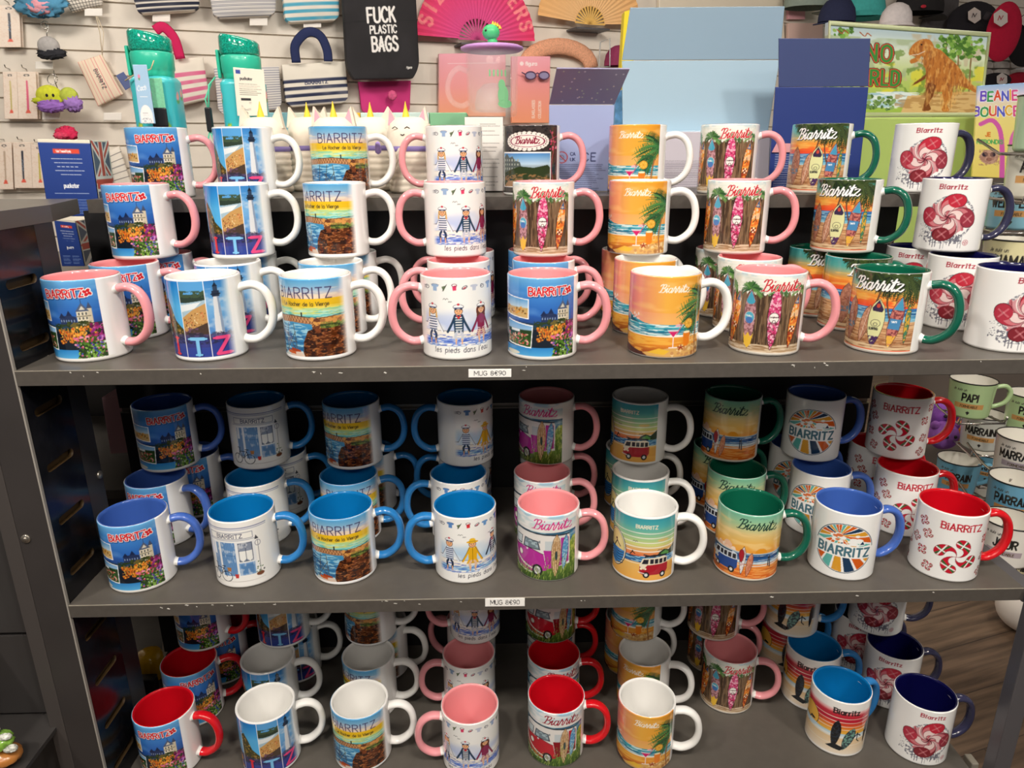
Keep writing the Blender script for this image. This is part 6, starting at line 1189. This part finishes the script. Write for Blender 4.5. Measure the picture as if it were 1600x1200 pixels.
# pencil cards
for (x,y,w_,h_,c_,lb) in((-4,8,34,66,'k','grey pen on a card at the top left corner'),(4,112,22,74,'c8b870','gold pen card at the left edge'),(26,112,30,74,'e05a80','pink pen card beside the gold one'),(20,222,28,72,'k','grey pen card left of the navy box'),(48,226,24,68,'c8b850','gold pen card half behind the navy box'),(-6,222,24,74,'c0a890','pen card cut by the left edge')):
    for k in range(2):
        f=wall(.05-.02*k); o=quad('pen_card',pencil_art(c_),[(x+k*4,y),(x+w_+k*4,y),(x+w_+3+k*4,y+h_),(x+3+k*4,y+h_)],f,.004,PR_CARD); tag(o,(lb if k==0 else 'card hanging right behind the '+lb),'card','pen cards')
    tag(build(hook(x+w_*.5,y-4,0,L=.07),'wall_hook',WIRE),'wire hook holding the '+lb,'hook','wall hooks')
tag(quad('cream_board',flat('efe4d0'),[(1030,-14),(1223,-14),(1226,62),(1030,62)],wall(.03),.02,PR_PLAS),'cream board on the wall above the light-blue box','board')
# price tickets
TK=[(252,28,'below the navy striped bag'),(80,181,'below the octopus plush'),(176,182,'below the striped pouch'),(69,102,'below the jellyfish keyring'),(404,34,'below the fine striped bag'),(56,14,'below the blue flower charm'),(146,19,'below the checked pouch'),(488,37,'below the turquoise striped bag')]
for x,y,lb in TK: tag(quad('price_ticket',flat('f2ece4'),[(x-14,y-6),(x+14,y-6),(x+14,y+6),(x-14,y+6)],wall(.06),.002,PR_CARD),'small white price ticket '+lb,'ticket','price tickets')
# keyrings
def blobthing(name,parts,label,cat,off=.11):
    f=wall(off); c=f(*parts[0][:2]); t=thing(name,c,label,cat)
    for i,(px,py,rx,ry,cl,nm,bump) in enumerate(parts):
        p=wall(off+.012*i)(px,py); k=p.length/FPX; build(MB().ball(p,1.,(rx*k,min(rx,ry)*k*.7,ry*k),bump=bump,seed=int(px)),nm,mat('soft_'+cl,cl,.9,noise=.1,nscale=80),t)
    return t
blobthing('jellyfish_keyring',[(76,72,13,11,'b4b0ae','bell',.02),(80,84,17,6,'2e2e34','frill',.25)],'grey and black jellyfish keyring hanging on the wall','keyring')
tag(build(MB().tube([wall(.06)(70,36),wall(.06)(76,44),wall(.06)(73,52),wall(.06)(74,62)],.0022,6).tube([wall(.06)(70+6*math.cos(a),39+6*math.sin(a)) for a in [k*.5 for k in range(13)]],.002,6),'key_chain',WIRE),'steel ring of the jellyfish keyring','keyring chain')
blobthing('octopus_plush',[(77,149,16,12,'d4d83a','head',.02),(76,157,20,5,'c8d030','brim',.12),(80,166,17,7,'a070c8','tentacles',.22),(108,150,11,10,'c0cc50','second_head',.05),(114,162,11,9,'a880cc','second_tentacles',.25),(73,149,1.6,2,'2a2426','eye',0),(83,149,1.6,2,'2a2426','eye',0)],'yellow and purple reversible octopus plush on the wall','plush toy')
tag(build(MB().tube([wall(.06)(82+8*math.cos(a),124+8*math.sin(a)) for a in [k*.5 for k in range(13)]],.002,6).tube([wall(.06)(84,110),wall(.06)(86,128),wall(.06)(90,138)],.002,6),'key_chain',WIRE),'steel ring of the octopus plush','keyring chain')
blobthing('flower_charm',[(64,6,30,14,'5a9ec4','petals',.2),(62,9,16,9,'f0a8b4','centre',.2)],'blue and pink fluffy flower charm at top left','charm')
blobthing('red_flower_charm',[(104,209,13,8,'e0305c','petals',.3),(94,212,8,4,'e8486c','second_petals',.3)],'red flower charm above the navy box','charm')
# pouches
f=wall(.06); tag(quad('striped_pouch',pouch_art(),[(159,85),(193,147),(153,166),(121,97)],f,.02,PR_CLOTH,bulge=.02),'pink striped pouch with blue lettering hanging askew','pouch')
mb=MB().tube([wall(.07)(160,86),wall(.07)(156,50),wall(.06)(150,26)],.006,6,r2=.001).tube([wall(.07)(160,86),wall(.07)(162,50),wall(.06)(152,26)],.004,6,r2=.001); tag(build(mb,'pouch_strap',mat('strap_cream','e8d8be',.9)),'cream wrist strap of the pink striped pouch','strap')
tag(quad('brand_card',Art(20,24,'4a5a90',2.),[(181,118),(193,112),(208,134),(196,141)],wall(.085),.001,PR_CARD),'small blue card tied to the striped pouch','tag')
tag(quad('dark_striped_pouch',stripes_art(84,130,'f0e8dc','3a3a44',6,2,8),[(166,238),(186,228),(206,290),(182,296)],wall(.06),.02,PR_CLOTH,bulge=.015),'cream pouch with dark stripes right of the navy box','pouch')
o=stripes_art(100,50,'ece4d8','4a4440',9,1.2); 
for i in range(12): o.line([(i*9,0),(i*9,50)],1.2,'4a4440')
tag(quad('checked_pouch',o,[(96,-6),(160,-12),(160,8),(112,19)],wall(.06),.02,PR_CLOTH,bulge=.015),'cream checked pouch at the top edge','pouch')
# bags
def bag(name,art,c4,label,off=.085,th=.05,bulge=.03,strap=None,sc='26305a'):
    f=wall(off); art=flat(art) if isinstance(art,str) else art; o=quad('cloth_body',art,c4,f,th,PR_CLOTH,None,bulge=bulge,cut=.2); lo=Vector(o.location); t=thing(name,lo,label,'bag','bags hanging on the wall'); o.parent=t; o.location=(0,0,0)
    if strap:
        for k,s_ in enumerate(strap): 
            g=wall(off+.035-.05*k); build(MB().tube([g(*p) for p in spline(s_,5)],.021,8,ax=tuple(WN),r2=.005),'strap',mat('bag_strap_'+sc,sc,.9),t)
    return t
bag('navy_striped_bag',stripes_art(100,74,'efe8da','2c3350',4,6,24,'BIARRITZ','3a4060'),[(440,101),(540,96),(545,160),(448,168)],'small cream tote with navy stripes and navy straps',strap=[[(463,98),(461,72),(474,54),(488,50),(502,58),(511,78),(513,96)]],bulge=.02)
bag('pink_striped_bag',stripes_art(90,80,'efe6d8','e06a94',4,7,22),[(256,92),(317,89),(328,154),(268,168)],'cream tote with pink stripes behind the left bottle',strap=[[(282,92),(272,60),(255,42),(242,48)]],sc='d0205c',bulge=.02)
bag('fine_striped_bag',stripes_art(100,60,'e4e0dc','5a6078',16,1.1),[(326,-14),(432,-16),(430,24),(334,28)],'grey fine-striped tote at the top edge',bulge=.02)
bag('fine_striped_bag',stripes_art(80,60,'e4e0dc','7a7c90',18,1.),[(334,106),(436,104),(441,170),(342,181)],'grey fine-striped tote behind the second bottle',off=.09,bulge=.02)
bag('dark_striped_bag',stripes_art(100,44,'eee6da','22263c',4,6,6),[(204,-16),(314,-18),(310,16),(216,22)],'cream tote with broad navy stripes at the top edge',bulge=.02)
bag('turquoise_striped_bag',stripes_art(100,54,'eee6da','4aa8c8',5,5,2),[(440,-22),(530,-24),(530,32),(446,36)],'cream tote with turquoise stripes at the top edge',bulge=.02)
bag('black_tote',blackbag_art(),[(534,-44),(648,-46),(656,122),(543,124)],'black tote bag with bold white lettering',off=.17,bulge=.018,th=.05)
o=bag('pink_bag',flat('d83a84'),[(560,128),(642,126),(640,178),(566,178)],'pink bag hanging below the black tote',off=.03,bulge=.01,th=.02)
mb=MB().ball(wall(.10)(613,149),.022,(1,.4,1),bump=.12); tag(build(mb,'pink_rosette',mat('rosette_pink','e05a8c',.7,noise=.2,nscale=50)),'pink rosette charm below the black tote','charm')
# hand fans
def fan(cx,cy,r0,r1,a0,a1,art,label,ribc,n=26,off=.09,sc=None):
    f=wall(off); c=f(cx,cy); k=c.length/FPX*1.02; t=thing('hand_fan',c,label,'fan','open hand fans'); R1=r1*k; R0=r0*k; nu=n*8; nv=44; F=np.zeros((nv+1,nu+1,3)); C=np.zeros((nv+1,nu+1,3)); B=np.zeros_like(F); I=art.I; h_,w_,_=I.shape
    for j in range(nu+1):
        a=a0+(a1-a0)*j/nu; zig=(abs(((j/8.)%1)-.5)*2-.5)*.006
        for i in range(nv+1):
            r=R1+(R0-R1)*i/nv; d=WD*(math.cos(a)*r)+Vector((0,0,math.sin(a)*r)); p=c+d+WN*zig*(r/R1); F[i,j]=p; B[i,j]=p-WN*.0008
            rr=r/R1*96; u=(100+rr*math.cos(a))/200*w_; v=(200-rr*math.sin(a))/200*h_; C[i,j]=I[int(min(h_-1,max(0,v))),int(min(w_-1,max(0,u)))]
    put(grid_mesh(F,B,C,'leaf',PR_CLOTH,False),'leaf',t)
    mb=MB()
    for j in range(n//2+1):
        a=a0+(a1-a0)*(j*2)/n if n%2==0 else a0; d=WD*math.cos(a)+Vector((0,0,math.sin(a))); e=WD*-math.sin(a)+Vector((0,0,math.cos(a))); mb.prism([c-e*.002,c+e*.002,c+d*R0*1.05+e*.0055,c+d*R0*1.05-e*.0055],-WN*.0015)
    build(mb,'ribs',mat('rib_'+ribc,ribc,.5),t); p=c-Vector((0,0,.022)); mb=MB(); mb.prism([p-WD*.10+WN*.04,p+WD*.10+WN*.04,p+WD*.10-WN*.085,p-WD*.10-WN*.085],(0,0,-.008)); tag(build(mb,'fan_stand',mat('stand_black','4a464a',.4)),'dark little shelf under the '+label,'stand','fan stands')
fan(746,62,26,86,.02,3.12,fan_art('e83a68','dc4a8a','SIZE MATTERS','f88a90'),'pink pleated fan with light lettering','c83a80',30)
fa=fan_art('f0b878','f0c088','         ','2a8aa0'); fa.text('W',140,112,18,'2a8aa8',4,rot=.6); fan(922,38,22,78,.05,3.05,fa,'orange pleated fan with teal letters','e8b860',28)
# sunglasses display card, hats
f=wall(.10); tag(quad('pink_display',pinkcard_art(),[(686,84),(790,82),(790,182),(686,182)],wall(.06),.02,PR_PLAS),'pink display board behind the glass mug','display board')
tag(quad('sunglasses_card',sunglass_art(),[(800,88),(860,88),(858,192),(800,192)],wall(.16),.02,PR_PLAS),'pink to peach sunglasses display card','display card')
mb=MB(); f=wall(.19)
for cx in(829,850): mb.tube([f(cx+8*math.cos(a),118+6*math.sin(a)) for a in [k*math.pi/8 for k in range(16)]],.0035,6,closed=True)
mb.tube([f(836,116),f(840,114),f(843,116)],.003,6); mb.tube([f(821,116),f(815,113)],.003,6); t=thing('sunglasses',f(840,124),'purple sunglasses on the peach display card','sunglasses'); build(mb,'frame',mat('frame_plum','5a3a5c',.3),t)
for cx in(829,850):
    e=MB(); e.prism([f(cx+7*math.cos(a),118+5.4*math.sin(a)) for a in [k*math.pi/8 for k in range(16)]],WN*-.002); build(e,'lens',mat('lens_lilac','9a90b4',.1,coat=1),t)
def hat(cx,cy,r,sq_,cl,label,off=.12,brim=1.0,name='cap',peak=0):
    f=wall(off); c=f(cx,cy); R=r*c.length/FPX; t=thing(name,c-Vector((0,0,R*.3)),label,'hat','hats on the wall'); rot=Matrix(((WD.x,WN.x*-1,0),(WD.y,-WN.y,0),(0,0,1)))
    m=mat('hat_'+cl,cl,.85,noise=.08,nscale=60); prof=[(R*1.0,-R*.25*sq_),(R*.99,0),(R*.9,R*.35*sq_),(R*.65,R*.68*sq_),(R*.3,R*.84*sq_),(R*.01,R*.88*sq_)]
    build(MB().lathe(prof,28,c=c,sy=.7),'crown',m,t)
    if brim>1: build(MB().lathe([(R*.98,-R*.22),(R*brim,-R*.42),(R*brim*1.01,-R*.46),(R*.96,-R*.28)],28,c=c,sy=.75),'brim',m,t)
    if peak:
        P=[c+WD*(peak*R*(.7+.75*math.sin(math.pi*k/10)))+Vector((0,0,-R*.3-.12*R*math.sin(math.pi*k/10)))+WN*(R*.55*math.cos(math.pi*k/10)+.0) for k in range(11)]; build(MB().prism(P,(0,0,-.006)),'peak',m,t)
    return t,c,R
mb=MB().tube([wall(.05)(872+52*math.cos(a),106+34*math.sin(a)) for a in [math.pi+k*math.pi/12 for k in range(13)]],.042,10,ax=tuple(WN),r2=.02); tag(build(mb,'straw_visor',mat('straw_pink','e4a684',.9,noise=.2,nscale=150)),'pink straw visor above the sunglasses card','hat')
hat(966,96,20,1.2,'8a3056','plum cap half behind the light-blue box',.12,1,'plum_cap')
mb=MB().tube([wall(.16)(*p) for p in((936,104),(938,66),(953,60),(953,104))],.004,6,closed=True); tag(build(mb,'acrylic_stand',mat('acrylic','e8ecec',.1,trans=.6)),'clear acrylic holder in front of the plum cap','stand')
hat(1264,2,32,1,'8c9a90','grey-green cap at the top edge',.17,1,peak=1); hat(1308,26,24,1.1,'262c4c','navy cap with flags above the dinosaur case',.36,1,peak=-1)
t,c,R=hat(1350,12,27,1,'48b4b0','turquoise bucket hat above the dinosaur case',.2,1.25,'bucket_hat'); hat(1400,30,20,1.1,'e4dcdc','white printed bucket hat above the dinosaur case',.55,1.2,'bucket_hat'); hat(1436,10,30,1,'222022','black cap with red mark at the top edge',.18,1,peak=1)
mb=MB().ball(wall(.29)(1443,10),.012,(1.4,.5,.8)); tag(build(mb,'cap_badge',mat('badge_red','c8283c',.6)),'red mark on the black cap','badge')
# grey shirt
mb=MB(); pxprism(mb,[(1452,-10),(1500,-12),(1494,46),(1470,50),(1446,42),(1456,18)],wall(.07),.05); tag(build(mb,'grey_shirt',mat('shirt_grey','5e5a5c',.9,noise=.12,nscale=30)),'dark grey shirt hanging above the dinosaur case','shirt')
def disc(cx,cy,rx,ry,cl,label,off,th=.03,tagc='f0e4dc',ink='c82840',tg=None):
    f=wall(off); c=f(cx,cy); k=c.length/FPX; t=thing('beret',c-Vector((0,0,ry*k)),label,'beret','berets on the wall'); rot=Matrix(((WD.x,-WN.x,0),(WD.y,-WN.y,0),(0,0,1)))
    m=mat('felt_'+cl,cl,.95,noise=.06,nscale=60); mb=MB(); mb.ball(c,1.,(rx*k,.035,ry*k)); build(mb,'crown',m,t)
    if tg:
        g=wall(off+.05); P=[g(tg[0]+tg[2]*math.cos(a),tg[1]+tg[2]*1.15*math.sin(a)) for a in [k_*math.pi/3+.5 for k_ in range(6)]]; tg_=build(MB().prism(P,-WN*.003),'hang_tag',mat('tag_white','f2e8e2',.6),t)
        g2=wall(off+.053); mb=MB(); x0,y0,r=tg
        mb.tube([g2(x0-r*.4,y0+r*.3),g2(x0-r*.2,y0-r*.3),g2(x0,y0+r*.2),g2(x0+r*.3,y0-r*.3)],.0022,5); build(mb,'tag_mark',mat('mark_'+ink,ink,.6),t)
    return t
disc(1520,36,32,24,'26242a','black beret with white hexagonal tag, left one',.20,tg=(1523,24,11),ink='3a3440'); disc(1568,50,21,33,'c0163c','crimson beret with white hexagonal tag',.44,tg=(1564,28,12)); disc(1606,62,24,30,'1e1c20','black beret cut by the right edge',.22,tg=(1604,32,9))
mb=MB().tube([wall(.30)(1540,30),wall(.32)(1546,20)],.02,8); tag(build(mb,'beret_tab',mat('felt_dark','3a363c',.9)),'dark tab between the berets','tab')
# folded striped shirts under the berets
for i in range(9):
    x0=1528+ (i%3)*26; y0=84+(i//3)*12; cl=('e6ded6','d8d0c8','ece6de')[i%3]
    mb=MB(); f=wall(.06); pxprism(mb,[(x0,y0+2),(x0+6,y0),(x0+20,y0),(x0+24,y0+3),(x0+24,y0+10),(x0+1,y0+10)],f,.05); tag(build(mb,'folded_shirt',mat('cotton_'+cl,cl,.9,noise=.15,nscale=25)),'pale folded shirt below the berets, '+['top','middle','bottom'][i//3]+' tier, '+['left','middle','right'][i%3],'shirt','folded shirts')
disc(1556,126,19,9,'26242a','black beret under the folded shirts',.10,tg=(1566,124,9)); disc(1592,125,16,9,'b01a34','red beret under the folded shirts',.10)
for i,(x0,y0,w_,cl) in enumerate(((1232,6,26,'f0b0b8'),(1232,36,54,'ecc8bc'))):
    o=quad('pink_board',flat(cl),[(x0,y0),(x0+w_,y0),(x0+w_,y0+(40 if i else 24)),(x0,y0+(40 if i else 24))],wall(.05 if i else .04),.02,PR_PLAS); tag(o,('small pink pad at the top edge','pale pink board left of the dinosaur case')[i],'board')
